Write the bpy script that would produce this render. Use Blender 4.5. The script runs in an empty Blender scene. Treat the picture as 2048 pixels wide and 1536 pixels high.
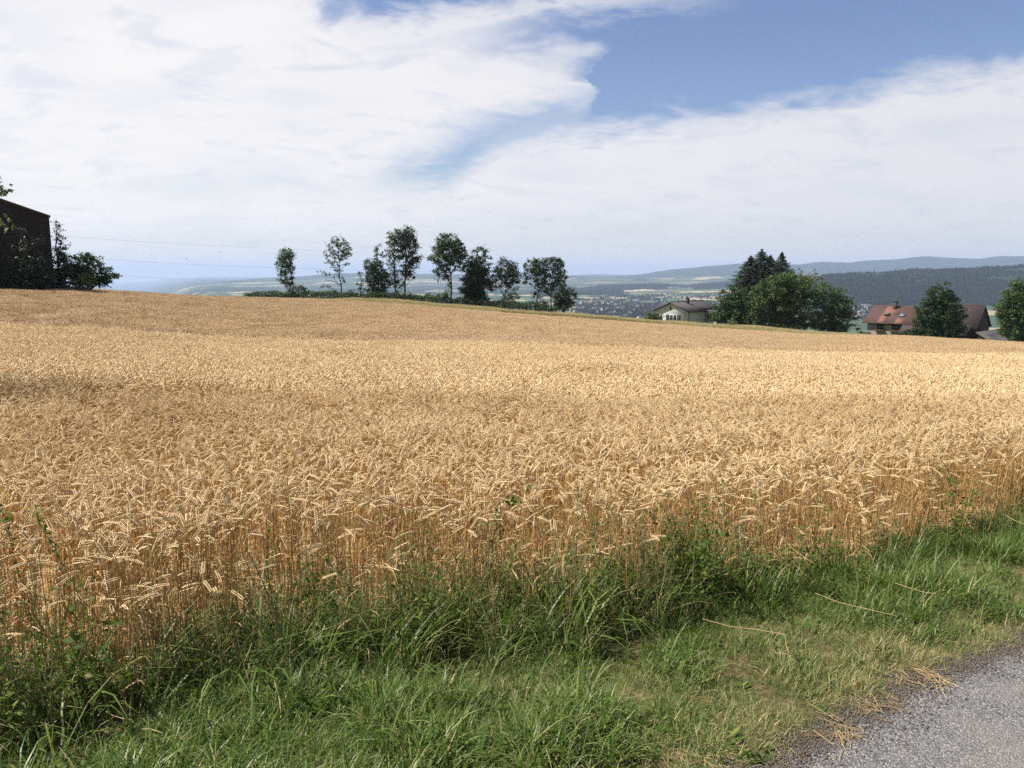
import bpy, math, random
import numpy as np
from mathutils import Vector
R = math.radians
rng = np.random.default_rng(7)
random.seed(7)
scene = bpy.context.scene
COL = scene.collection

# ------------------------------------------------------------------ camera
EYE = 1.6
F = 1546.0                       # focal length in photo pixels (2048 wide)
PITCH = math.atan(220.0 / F)
cam = bpy.data.objects.new('camera', bpy.data.cameras.new('camera'))
COL.objects.link(cam)
cam.location = (0, 0, EYE)
cam.rotation_euler = (math.pi / 2 - PITCH, 0, 0)
cam.data.sensor_width = 36.0
cam.data.lens = 36.0 * F / 2048.0
cam.data.clip_start = 0.05
cam.data.clip_end = 200000.0
scene.camera = cam
CP, SP = math.cos(PITCH), math.sin(PITCH)


def ray(xf, yf):
    """direction through a photo pixel scaled so that its forward (y) part is 1"""
    a, b = (xf - 1024.0) / F, (768.0 - yf) / F
    dy, dz = CP + b * SP, -SP + b * CP
    return a / dy, dz / dy


def P(xf, yf, Y):
    a, s = ray(xf, yf)
    return Vector((a * Y, Y, EYE + s * Y))


# ------------------------------------------------------------------ light
SUN_EL, SUN_AZ = R(55), R(-88)       # azimuth measured from +Y towards +X
sd = Vector((math.sin(SUN_AZ) * math.cos(SUN_EL), math.cos(SUN_AZ) * math.cos(SUN_EL), math.sin(SUN_EL)))
sun = bpy.data.objects.new('sun', bpy.data.lights.new('sun', 'SUN'))
COL.objects.link(sun)
sun.data.energy = 5.0
sun.data.angle = R(0.53)
sun.data.color = (1.0, 0.955, 0.88)
sun.rotation_euler = (-sd).to_track_quat('-Z', 'Y').to_euler()
sun.location = (0, 0, 60)

scene.view_settings.view_transform = 'Standard'
scene.view_settings.look = 'None'
scene.view_settings.exposure = 1.1
scene.view_settings.gamma = 1.0
scene.render.engine = 'CYCLES'
cy = scene.cycles
cy.max_bounces = 6
cy.diffuse_bounces = 3
cy.glossy_bounces = 1
cy.transmission_bounces = 3
cy.transparent_max_bounces = 4
cy.volume_bounces = 1
cy.use_denoising = False
cy.use_adaptive_sampling = False
cy.sample_clamp_indirect = 6.0


class NT:
    """tiny helper for node trees"""
    def __init__(s, tree):
        s.t = tree
        s.n = tree.nodes
        s.l = tree.links

    def new(s, typ, **kw):
        n = s.n.new(typ)
        for k, v in kw.items():
            setattr(n, k, v)
        return n

    def put(s, sock, v):
        if isinstance(v, bpy.types.NodeSocket):
            s.l.new(v, sock)
        elif v is not None:
            sock.default_value = v

    def math(s, op, a, b=None, c=None, clamp=False):
        n = s.new('ShaderNodeMath', operation=op, use_clamp=clamp)
        s.put(n.inputs[0], a)
        if b is not None:
            s.put(n.inputs[1], b)
        if c is not None:
            s.put(n.inputs[2], c)
        return n.outputs[0]

    def smooth(s, v, lo, hi, a=0.0, b=1.0):
        n = s.new('ShaderNodeMapRange', interpolation_type='SMOOTHSTEP')
        for k, x in zip(range(5), (v, lo, hi, a, b)):
            s.put(n.inputs[k], x)
        return n.outputs[0]

    def lin(s, v, lo, hi, a=0.0, b=1.0):
        n = s.new('ShaderNodeMapRange')
        for k, x in zip(range(5), (v, lo, hi, a, b)):
            s.put(n.inputs[k], x)
        return n.outputs[0]

    def mix(s, f, a, b):
        n = s.new('ShaderNodeMix', data_type='RGBA')
        s.put(n.inputs[0], f)
        s.put(n.inputs[6], (*a, 1) if isinstance(a, tuple) and len(a) == 3 else a)
        s.put(n.inputs[7], (*b, 1) if isinstance(b, tuple) and len(b) == 3 else b)
        return n.outputs[2]

    def noise(s, vec, scale, detail=3.0, rough=0.55, dist=0.0, dims='3D'):
        n = s.new('ShaderNodeTexNoise', noise_dimensions=dims)
        if vec is not None:
            s.put(n.inputs['Vector'], vec)
        n.inputs['Scale'].default_value = scale
        n.inputs['Detail'].default_value = detail
        n.inputs['Roughness'].default_value = rough
        n.inputs['Distortion'].default_value = dist
        return n.outputs['Fac']

    def curve(s, v, pts):
        n = s.new('ShaderNodeFloatCurve')
        s.put(n.inputs['Value'], v)
        c = n.mapping.curves[0]
        while len(c.points) > 2:
            c.points.remove(c.points[0])
        c.points[0].location = pts[0]
        c.points[1].location = pts[-1]
        for p in pts[1:-1]:
            c.points.new(*p)
        for p in c.points:
            p.handle_type = 'AUTO_CLAMPED'
        n.mapping.extend = 'HORIZONTAL'
        n.mapping.update()
        return n.outputs[0]

    def comb(s, x, y, z):
        n = s.new('ShaderNodeCombineXYZ')
        for k, v in enumerate((x, y, z)):
            s.put(n.inputs[k], v)
        return n.outputs[0]


def build_world():
    w = bpy.data.worlds.new('World')
    scene.world = w
    w.use_nodes = True
    T = NT(w.node_tree)
    T.n.clear()
    sky = T.new('ShaderNodeTexSky', sky_type='NISHITA')
    sky.sun_disc = False
    sky.sun_elevation = SUN_EL
    sky.sun_rotation = SUN_AZ
    sky.altitude = 550
    sky.air_density = 1.0
    sky.dust_density = 1.5
    sky.ozone_density = 1.6
    tc = T.new('ShaderNodeTexCoord')
    sep = T.new('ShaderNodeSeparateXYZ')
    T.put(sep.inputs[0], tc.outputs['Generated'])
    dx, dy, dz = sep.outputs
    dys = T.math('MAXIMUM', dy, 0.12)
    sx = T.math('DIVIDE', dx, dys)
    sz = T.math('DIVIDE', dz, dys)
    # cloud layer coordinates: the direction projected on a flat layer overhead
    dzz = T.math('ADD', T.math('MAXIMUM', dz, 0.0), 0.24)
    pv = T.comb(T.math('DIVIDE', dx, dzz), T.math('DIVIDE', dy, dzz), 0.0)
    mp = T.new('ShaderNodeMapping')
    mp.inputs['Rotation'].default_value = (0, 0, R(-28))
    mp.inputs['Scale'].default_value = (1.0, 1.45, 1)
    T.put(mp.inputs['Vector'], pv)
    pst = mp.outputs[0]
    n1 = T.noise(pst, 1.6, 5, 0.5, 0.3)
    n2 = T.noise(pst, 5.0, 5, 0.55, 0.5)
    n3 = T.noise(pst, 20.0, 4, 0.55, 0.3)
    w1 = T.math('SUBTRACT', n1, 0.5)
    w2 = T.math('SUBTRACT', n2, 0.5)
    w3 = T.math('SUBTRACT', n3, 0.5)
    wz = T.math('ADD', T.math('MULTIPLY', w2, 0.085), T.math('MULTIPLY', w3, 0.025))
    sxw = T.math('ADD', sx, T.math('MULTIPLY', w2, 0.09))
    szw = T.math('ADD', sz, wz)
    X0, X1, Z1 = -1.1, 1.1, 0.6

    def cv(pts, ysh=0):
        q = []
        for xf, yf in pts:
            a, s = ray(xf, yf + ysh)
            q.append(((a - X0) / (X1 - X0), s / Z1))
        return T.math('MULTIPLY', T.curve(T.lin(sxw, X0, X1), q), Z1)
    HI = -560
    LB = cv([(-600, 340), (700, 380), (800, 382), (880, 378), (930, 352), (970, 318), (1050, 288), (1200, 268), (1350, 250), (1500, 236),
             (1700, 205), (1850, 160), (2048, 138), (2300, 110), (2700, 60)])
    UA = cv([(-600, 400), (700, 388), (800, 322), (900, 272), (1000, 230), (1100, 208), (1170, 190), (1205, 100), (1240, HI), (2700, HI)])
    TA = cv([(-600, HI), (470, HI), (540, -90), (620, 10), (700, 74), (800, 94), (900, 82), (1050, 98), (1150, 128), (1200, 170), (1300, 200), (2700, 200)])
    s1 = T.smooth(T.math('SUBTRACT', szw, LB), -0.020, 0.030)
    s2 = T.smooth(T.math('SUBTRACT', UA, szw), -0.035, 0.045)
    s3 = T.smooth(T.math('SUBTRACT', szw, TA), -0.022, 0.045)
    blue = T.math('MAXIMUM', T.math('MULTIPLY', s1, s2), T.math('MULTIPLY', s3, s1))
    # wisps crossing the top of the blue
    WC = cv([(-600, 60), (500, 75), (900, 50), (1050, 18), (1300, 0), (1500, -30), (1700, -110), (2700, -300)])
    wd = T.math('ABSOLUTE', T.math('SUBTRACT', szw, WC))
    wisp = T.math('MULTIPLY', T.smooth(wd, 0.0, 0.030, 1.0, 0.0), T.smooth(sx, 0.33, 0.05))
    wisp2 = T.math('MULTIPLY', T.smooth(n2, 0.50, 0.78), T.smooth(sx, 0.12, -0.25))
    wisp3 = T.math('MULTIPLY', T.smooth(n1, 0.56, 0.85), 0.22)
    blue = T.math('MULTIPLY', blue, T.math('SUBTRACT', 1.0, T.math('MULTIPLY', wisp, 0.85)))
    blue = T.math('MULTIPLY', blue, T.math('SUBTRACT', 1.0, T.math('MULTIPLY', wisp2, 0.45)))
    blue = T.math('MULTIPLY', blue, T.math('SUBTRACT', 1.0, wisp3))
    cloud = T.math('SUBTRACT', 1.0, blue)
    # thin places and streaks inside the cloud sheet
    thin = T.math('MULTIPLY', T.smooth(n2, 0.50, 0.30), 0.20)
    thin2 = T.math('MULTIPLY', T.smooth(n1, 0.52, 0.30), 0.20)
    cloud = T.math('MULTIPLY', cloud, T.math('SUBTRACT', 1.0, T.math('MAXIMUM', thin, thin2)))
    # low over the horizon the sheet thins out to pale air
    edge = T.math('ADD', T.smooth(sx, -0.5, 0.1, 0.02, 0.055), T.math('MULTIPLY', w2, 0.05))
    low = T.smooth(T.math('SUBTRACT', szw, edge), -0.03, 0.06, 0.62, 1.0)
    cloud = T.math('MULTIPLY', cloud, low)
    # behind the viewer: broken cloud by noise only
    back = T.smooth(T.math('ADD', T.math('MULTIPLY', n1, 0.7), T.math('MULTIPLY', n2, 0.3)), 0.42, 0.62)
    fr = T.smooth(dy, 0.12, 0.35)
    cloud = T.math('ADD', T.math('MULTIPLY', cloud, fr), T.math('MULTIPLY', T.math('MULTIPLY', back, 0.8), T.math('SUBTRACT', 1.0, fr)))
    # sunward side of the cloud is brighter and whiter
    shade = T.smooth(sx, -0.7, 0.75)
    ccol = T.mix(shade, (6.9, 6.75, 6.75), (5.7, 5.65, 5.95))
    ccol2 = T.mix(T.math('MULTIPLY', T.smooth(n2, 0.62, 0.30), 0.2), ccol, (5.3, 5.5, 6.0))
    hs = T.new('ShaderNodeHueSaturation')
    hs.inputs['Hue'].default_value = 0.512
    hs.inputs['Saturation'].default_value = 1.08
    hs.inputs['Value'].default_value = 0.92
    T.put(hs.inputs['Color'], sky.outputs[0])
    air = T.mix(T.smooth(dz, 0.15, 0.0, 0.0, 0.96), hs.outputs[0], (4.35, 4.45, 4.5))
    out = T.mix(cloud, air, ccol2)
    bg = T.new('ShaderNodeBackground')
    T.put(bg.inputs['Color'], out)
    bg.inputs['Strength'].default_value = 0.066
    o = T.new('ShaderNodeOutputWorld')
    T.l.new(bg.outputs[0], o.inputs['Surface'])
    w.cycles.sampling_method = 'MANUAL'
    w.cycles.sample_map_resolution = 512


build_world()

# ------------------------------------------------------------------ helpers


def tag(o, label=None, cat=None, group=None, kind=None):
    if label: o['label'] = label
    if cat: o['category'] = cat
    if group: o['group'] = group
    if kind: o['kind'] = kind
    return o


def empty(name, loc, rz=0.0, **kw):
    o = bpy.data.objects.new(name, None)
    COL.objects.link(o)
    o.location = loc
    o.rotation_euler = (0, 0, rz)
    o.empty_display_size = 0.3
    return tag(o, **kw)


class MB:
    """collects polygons (numpy) and links them as one mesh object"""
    def __init__(s):
        s.v, s.f, s.m, s.nv = [], [], [], 0

    def add(s, verts, faces, mi=0):
        verts = np.asarray(verts, dtype=np.float32).reshape(-1, 3)
        faces = np.asarray(faces, dtype=np.int32)
        s.v.append(verts)
        s.f.append(faces + s.nv)
        s.m.append(np.full(len(faces), mi, dtype=np.int32))
        s.nv += len(verts)
        return s

    def box(s, x0, x1, y0, y1, z0, z1, mi=0):
        v = [(x, y, z) for z in (z0, z1) for y in (y0, y1) for x in (x0, x1)]
        return s.add(v, [(0, 2, 3, 1), (4, 5, 7, 6), (0, 1, 5, 4), (2, 6, 7, 3), (0, 4, 6, 2), (1, 3, 7, 5)], mi)

    def tube(s, pts, rad, n=5, mi=0):
        pts = [Vector(p) for p in pts]
        m = len(pts)
        rad = [rad] * m if not hasattr(rad, '__len__') else rad
        vs = []
        for i, p in enumerate(pts):
            d = (pts[min(i + 1, m - 1)] - pts[max(i - 1, 0)]).normalized()
            a = d.cross(Vector((0.31, 0.95, 0.05)) if abs(d.z) > 0.6 else Vector((0, 0, 1))).normalized()
            b = d.cross(a)
            for k in range(n):
                t = 2 * math.pi * k / n
                vs.append(p + (a * math.cos(t) + b * math.sin(t)) * rad[i])
        fs = [(i * n + k, i * n + (k + 1) % n, (i + 1) * n + (k + 1) % n, (i + 1) * n + k) for i in range(m - 1) for k in range(n)]
        s.add([tuple(v) for v in vs], fs, mi)
        e = [tuple(v) for v in vs[-n:]] + [tuple(pts[-1])]
        return s.add(e, [(k, (k + 1) % n, n) for k in range(n)], mi)

    def ribbon(s, pts, wid, side, mi=0):
        vs = []
        for p, w in zip(pts, wid):
            p = Vector(p)
            vs += [tuple(p - side * w * 0.5), tuple(p + side * w * 0.5)]
        return s.add(vs, [(2 * i, 2 * i + 1, 2 * i + 3, 2 * i + 2) for i in range(len(pts) - 1)], mi)

    def leaves(s, c, size, up=0.3, mi=0, asp=0.62, outc=None):
        """many leaf cards at centres c with random orientation"""
        c = np.asarray(c, dtype=np.float32)
        n = len(c)
        a = rng.normal(size=(n, 3))
        a /= np.linalg.norm(a, axis=1)[:, None] + 1e-9
        nn = rng.normal(size=(n, 3))
        nn[:, 2] += up * 3
        if outc is not None:
            nn += outc * 1.3
        nn /= np.linalg.norm(nn, axis=1)[:, None] + 1e-9
        a = np.cross(a, nn)
        a /= np.linalg.norm(a, axis=1)[:, None] + 1e-9
        b = np.cross(nn, a)
        sz = (size * rng.uniform(0.6, 1.3, n))[:, None] if not hasattr(size, 'shape') else size[:, None]
        a, b = a * sz * 0.5, b * sz * asp * 0.5
        lift = nn * sz * 0.16
        v = np.stack([c - a, c - b + lift, c + a, c + b + lift * 0.4], 1).reshape(-1, 3)
        return s.add(v, np.arange(4 * n).reshape(n, 4), mi)

    def mesh(s, name, mats):
        me = bpy.data.meshes.new(name)
        v = np.concatenate(s.v)
        tot = np.concatenate([np.full(len(f), f.shape[1], dtype=np.int32) for f in s.f])
        loops = np.concatenate([f.ravel() for f in s.f]).astype(np.int32)
        start = np.concatenate([[0], np.cumsum(tot)[:-1]]).astype(np.int32)
        me.vertices.add(len(v))
        me.vertices.foreach_set('co', v.ravel())
        me.loops.add(len(loops))
        me.loops.foreach_set('vertex_index', loops)
        me.polygons.add(len(tot))
        me.polygons.foreach_set('loop_start', start)
        me.polygons.foreach_set('loop_total', tot)
        me.polygons.foreach_set('material_index', np.concatenate(s.m))
        for m in (mats if isinstance(mats, (list, tuple)) else [mats]):
            me.materials.append(m)
        me.update(calc_edges=True)
        me.validate()
        return me

    def build(s, name, mats, parent=None, link=True, smooth=False):
        me = s.mesh(name, mats)
        if smooth:
            me.polygons.foreach_set('use_smooth', np.ones(len(me.polygons), dtype=bool))
        o = bpy.data.objects.new(name, me)
        if link:
            COL.objects.link(o)
        if parent is not None:
            o.parent = parent
        return o


# value noise for the terrain
_G = rng.random((256, 256))


def vnoise(x, y):
    x, y = np.asarray(x, float), np.asarray(y, float)
    xi, yi = np.floor(x).astype(int), np.floor(y).astype(int)
    fx, fy = x - xi, y - yi
    fx, fy = fx * fx * (3 - 2 * fx), fy * fy * (3 - 2 * fy)
    g = lambda a, b: _G[a % 256, b % 256]
    return (g(xi, yi) * (1 - fx) + g(xi + 1, yi) * fx) * (1 - fy) + (g(xi, yi + 1) * (1 - fx) + g(xi + 1, yi + 1) * fx) * fy


def fbm(x, y, o=4):
    r, a, t = 0, 0.5, 0
    for k in range(o):
        r = r + a * vnoise(x * 2 ** k + 17.3 * k, y * 2 ** k + 9.1 * k)
        t += a
        a *= 0.5
    return r / t


def sstep(a, b, x):
    t = np.clip((x - a) / (b - a), 0, 1)
    return t * t * (3 - 2 * t)


# ------------------------------------------------------------------ terrain
WHEAT_H = 0.70
SLOPE = 0.075
crest_px = [(-400, 572), (0, 575), (130, 574), (240, 582), (350, 590), (490, 595), (600, 597), (800, 608), (1000, 625), (1200, 640),
            (1400, 655), (1600, 668), (1800, 672), (1900, 678), (2048, 686), (2400, 700)]
_ct = np.array([ray(*p)[0] for p in crest_px])
_cs = np.array([-ray(*p)[1] for p in crest_px])
_ydt = np.array([ray(x, 600)[0] for x in (-400, 0, 240, 490, 1150, 1400, 1700, 2048, 2400)])
_ydv = np.array([88, 90, 108, 142, 146, 140, 128, 118, 112.0])

far_layers = [
    # (distance m, spread near, spread far, [(photo x, photo y)])
    (3900, 0.30, 0.35, [(-400, 640), (1330, 640), (1450, 618), (1560, 585), (1650, 556), (1720, 550), (1800, 546), (1850, 545), (1950, 541), (2048, 535), (2400, 528)]),
    (7000, 0.16, 0.25, [(-400, 690), (260, 680), (450, 600), (700, 590), (1000, 586), (1140, 584), (1200, 574), (1300, 571), (1370, 574), (1450, 568), (1600, 566), (2400, 560)]),
    (9500, 0.10, 0.2, [(-400, 650), (260, 640), (420, 585), (600, 575), (900, 568), (1100, 562), (1200, 556), (1300, 557), (1450, 552), (1600, 548), (1800, 544), (2400, 540)]),
    (12500, 0.16, 0.3, [(-400, 640), (250, 612), (320, 588), (400, 571), (500, 558), (560, 554), (680, 547), (850, 547), (1000, 549), (1130, 551),
                      (1200, 554), (1280, 549), (1340, 539), (1430, 531), (1490, 528), (1600, 529), (1640, 523), (1700, 525), (1790, 518), (1850, 512),
                      (1900, 515), (1960, 517), (2000, 511), (2048, 511), (2400, 505)]),
    (19000, 0.12, 0.3, [(-400, 600), (300, 596), (500, 575), (800, 565), (1130, 552), (1200, 549), (1260, 550), (1400, 540), (2400, 530)]),
]
_fl = []
for Y, sn, sf, pts in far_layers:
    tt = np.array([ray(*p)[0] for p in pts])
    zz = np.array([EYE + ray(*p)[1] * Y for p in pts])
    _fl.append((Y, sn, sf, tt, zz))
FLOOR = -150.0


def ground_z(x, y, rough=True):
    """height of the bare ground"""
    x, y = np.asarray(x, float), np.asarray(y, float)
    r = np.hypot(x, y)
    th = np.arctan2(x, y)
    thc = np.clip(th, -R(40), R(40))
    t = np.tan(thc)
    ye = np.maximum(r * np.cos(thc), 1e-3)
    behind = sstep(R(70), R(110), np.abs(th))
    s = np.interp(t, _ct, _cs)
    yc = np.interp(t, _ydt, _ydv)
    dc = s * yc
    A = EYE - WHEAT_H + SLOPE * ye
    diff = dc - (EYE - WHEAT_H + SLOPE * yc)
    m = (s - SLOPE) * yc / diff
    q = np.clip(ye / yc, 0, 1)
    w = 3 * q * q - 2 * q ** 3 + m * (q ** 3 - q ** 2)
    D = A + diff * w
    e = ye - yc
    Db = dc + s * e + 0.0035 * np.clip(e - 6, 0, 55) ** 2 + np.maximum(e - 61, 0) * 0.17
    D = np.where(ye > yc, Db, D)
    zn = EYE - D - WHEAT_H
    xft = 1024 + t * F
    lip = sstep(560, 800, xft) * (1 - sstep(1500, 1800, xft))
    zn = zn + 0.95 * lip * sstep(1.0, 7.0, e) * (1 - sstep(45, 100, e))
    # behind and beside the viewer the land simply keeps its tilt
    zb = -SLOPE * np.clip(y, -60, 4000) * 0.6
    zn = zn * (1 - behind) + zb * behind
    zn = np.where(r < 14, (-SLOPE * y) * (1 - sstep(4, 14, r)) + zn * sstep(4, 14, r), zn)
    zn = zn + (fbm(x / 3.1, y / 3.1, 3) - 0.5) * 0.10 * sstep(2, 8, r) * (ye < yc)
    # far country
    Yf = np.maximum(r * np.cos(np.clip(th, -R(60), R(60))), 1)
    tf = np.tan(np.clip(th, -R(60), R(60)))
    xff = 1024 + tf * F
    basin = (1 - sstep(230, 430, xff)) * sstep(900, 3500, Yf)
    zf = FLOOR - 330 * basin + (fbm(x / 900., y / 900., 4) - 0.5) * 26 - (r ** 2) / 1.274e7
    for Y, sn, sf, tt, zz in _fl:
        zc = np.interp(tf, tt, zz) + (fbm(tf * 22 + Y, tf * 0 + Y * 0.7, 3) - 0.5) * Y * 0.0022
        lr = np.log(Yf / Y)
        g = np.where(lr < 0, np.exp(-(lr / sn) ** 2), np.exp(-(lr / sf) ** 2))
        zl = FLOOR - 330 * basin + (zc - FLOOR + 330 * basin) * g
        k = 10.0
        zf = np.maximum(zf, zl) + k * np.exp(-np.abs(zf - zl) / k) * 0.35
    if rough:
        zf = zf + (fbm(x / 55., y / 55., 3) - 0.5) * 16 * sstep(2500, 4000, Yf) * (Yf < 9000)
    zmix = np.maximum(zn, zf)
    return np.where(r < 400, zn, zmix)


def gz(x, y):
    return float(ground_z(np.array([x]), np.array([y]))[0])


def hit(xf, yf, lift=0.0, y0=1.0, y1=30000.0):
    """where the line of sight of a photo pixel first meets the ground"""
    a, s = ray(xf, yf)
    Y = np.geomspace(y0, y1, 6000)
    g = ground_z(a * Y, Y, False) + lift
    z = EYE + s * Y
    i = int(np.argmax(z < g))
    return Vector((a * Y[i], Y[i], g[i] - lift))


road_px = [(1330, 1620), (1420, 1580), (1530, 1530), (1620, 1480), (1700, 1428), (1790, 1385), (1860, 1345), (1950, 1312), (2048, 1280), (2200, 1232)]
wheat_px = [(-500, 1590), (0, 1478), (200, 1435), (430, 1350), (700, 1312), (950, 1300), (1200, 1256), (1400, 1205), (1700, 1152), (1850, 1108), (2048, 1060), (2400, 985)]
_rp = np.array([hit(*p)[:2] for p in road_px])
_wp = np.array([hit(*p)[:2] for p in wheat_px])


def ext(P_, sl):
    a, b = P_[0], P_[-1]
    return np.vstack([[a[0] - 60, a[1] - 60 * sl], P_, [b[0] + 60, b[1] + 60 * sl]])


_rp, _wp = ext(_rp, 0.66), ext(_wp, 0.62)


def road_y(x):
    x = np.asarray(x, float)
    return np.interp(x, _rp[:, 0], _rp[:, 1]) + (fbm(x * 4.0, x * 0 + 3.3, 3) - 0.5) * 0.13 + (fbm(x * 23., x * 0 + 5.1, 3) - .5) * .05


def wheat_y(x):
    x = np.asarray(x, float)
    return np.interp(x, _wp[:, 0], _wp[:, 1]) + (fbm(x * 1.6, x * 0 + 8.3, 3) - 0.5) * 0.35


# ------------------------------------------------------------------ materials
def mat(name):
    m = bpy.data.materials.new(name)
    m.use_nodes = True
    T = NT(m.node_tree)
    T.n.clear()
    o = T.new('ShaderNodeOutputMaterial')
    return m, T, o


def leafy(name, c1, c2, trans=0.25, rough=0.6, patch=None, spec=0.25, c3=None, trcol=None):
    """leaf or straw: two colours spread leaf by leaf, optional patches over the ground"""
    m, T, o = mat(name)
    g = T.new('ShaderNodeNewGeometry')
    oi = T.new('ShaderNodeObjectInfo')
    f = T.math('FRACT', T.math('ADD', T.math('MULTIPLY', g.outputs['Random Per Island'], 0.75), T.math('MULTIPLY', oi.outputs['Random'], 0.6)))
    c = T.mix(f, c1, c2)
    if c3 is not None:
        c = T.mix(T.smooth(g.outputs['Random Per Island'], 0.80, 0.86), c, c3)
    if patch:
        n = T.noise(g.outputs['Position'], patch[0], 3)
        c = T.mix(T.smooth(n, 0.40, 0.66), c, T.mix(0.5, c, patch[1]))
    p = T.new('ShaderNodeBsdfPrincipled')
    T.put(p.inputs['Base Color'], c)
    p.inputs['Roughness'].default_value = rough
    p.inputs['Specular IOR Level'].default_value = spec
    tr = T.new('ShaderNodeBsdfTranslucent')
    T.put(tr.inputs['Color'], T.mix(0.5, c, trcol) if trcol else c)
    mx = T.new('ShaderNodeMixShader')
    mx.inputs[0].default_value = trans
    T.l.new(p.outputs[0], mx.inputs[1])
    T.l.new(tr.outputs[0], mx.inputs[2])
    T.l.new(mx.outputs[0], o.inputs[0])
    return m


def plain(name, c, rough=0.8, var=0.12, scale=4.0, bump=0.0, c2=None, spec=0.3, metal=0.0):
    m, T, o = mat(name)
    tc = T.new('ShaderNodeTexCoord')
    n = T.noise(tc.outputs['Object'], scale, 5, 0.6)
    c2 = c2 or tuple(x * (1 - 2.2 * var) for x in c)
    p = T.new('ShaderNodeBsdfPrincipled')
    T.put(p.inputs['Base Color'], T.mix(T.smooth(n, 0.3, 0.7), c, c2))
    p.inputs['Roughness'].default_value = rough
    p.inputs['Metallic'].default_value = metal
    p.inputs['Specular IOR Level'].default_value = spec
    if bump:
        b = T.new('ShaderNodeBump')
        b.inputs['Strength'].default_value = bump
        b.inputs['Distance'].default_value = 0.02
        T.put(b.inputs['Height'], n)
        T.l.new(b.outputs[0], p.inputs['Normal'])
    T.l.new(p.outputs[0], o.inputs[0])
    return m


def roofmat(name, c, c2, sx=0.3, sy=0.35, patch=None):
    """rows of tiles with tile-to-tile colour change"""
    m, T, o = mat(name)
    tc = T.new('ShaderNodeTexCoord')
    b = T.new('ShaderNodeTexBrick')
    T.put(b.inputs['Vector'], tc.outputs['Object'])
    b.inputs['Scale'].default_value = 1.0
    b.inputs['Brick Width'].default_value = sx
    b.inputs['Row Height'].default_value = sy
    b.inputs['Mortar Size'].default_value = 0.02
    b.inputs['Color1'].default_value = (*c, 1)
    b.inputs['Color2'].default_value = (*c2, 1)
    b.inputs['Mortar'].default_value = (*[x * 0.45 for x in c], 1)
    n = T.noise(tc.outputs['Object'], 0.9, 5, 0.65)
    col = T.mix(T.math('MULTIPLY', T.smooth(n, 0.35, 0.7), 0.5), b.outputs['Color'], tuple(x * 0.6 for x in c2))
    p = T.new('ShaderNodeBsdfPrincipled')
    T.put(p.inputs['Base Color'], col)
    p.inputs['Roughness'].default_value = 0.85
    T.l.new(p.outputs[0], o.inputs[0])
    return m


M = {}
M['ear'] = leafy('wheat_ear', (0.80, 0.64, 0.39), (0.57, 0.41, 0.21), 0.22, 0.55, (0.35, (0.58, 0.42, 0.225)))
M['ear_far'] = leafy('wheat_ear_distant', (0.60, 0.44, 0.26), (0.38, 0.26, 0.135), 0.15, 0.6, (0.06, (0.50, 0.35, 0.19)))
M['stem'] = leafy('wheat_stem', (0.60, 0.385, 0.16), (0.44, 0.25, 0.09), 0.18, 0.5, None, 0.35, (0.30, 0.26, 0.09))
M['blade'] = leafy('dry_blade', (0.56, 0.38, 0.18), (0.40, 0.25, 0.11), 0.30, 0.6)
M['grass'] = leafy('grass_blade', (0.034, 0.080, 0.010), (0.096, 0.148, 0.023), 0.36, 0.45, (2.2, (0.10, 0.14, 0.035)), 0.35, (0.19, 0.21, 0.065), (0.10, 0.20, 0.012))
M['grass_dry'] = leafy('dry_grass_blade', (0.29, 0.24, 0.11), (0.14, 0.15, 0.05), 0.25, 0.6, None, 0.25, (0.42, 0.33, 0.17))
M['weed'] = leafy('weed_leaf', (0.030, 0.070, 0.010), (0.080, 0.125, 0.022), 0.35, 0.6, None, 0.15, (0.15, 0.16, 0.04), (0.13, 0.24, 0.015))
M['weed_stem'] = leafy('weed_stem', (0.13, 0.14, 0.045), (0.26, 0.21, 0.09), 0.15, 0.6)
M['straw'] = leafy('straw', (0.44, 0.33, 0.17), (0.30, 0.21, 0.10), 0.1, 0.5)


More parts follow.
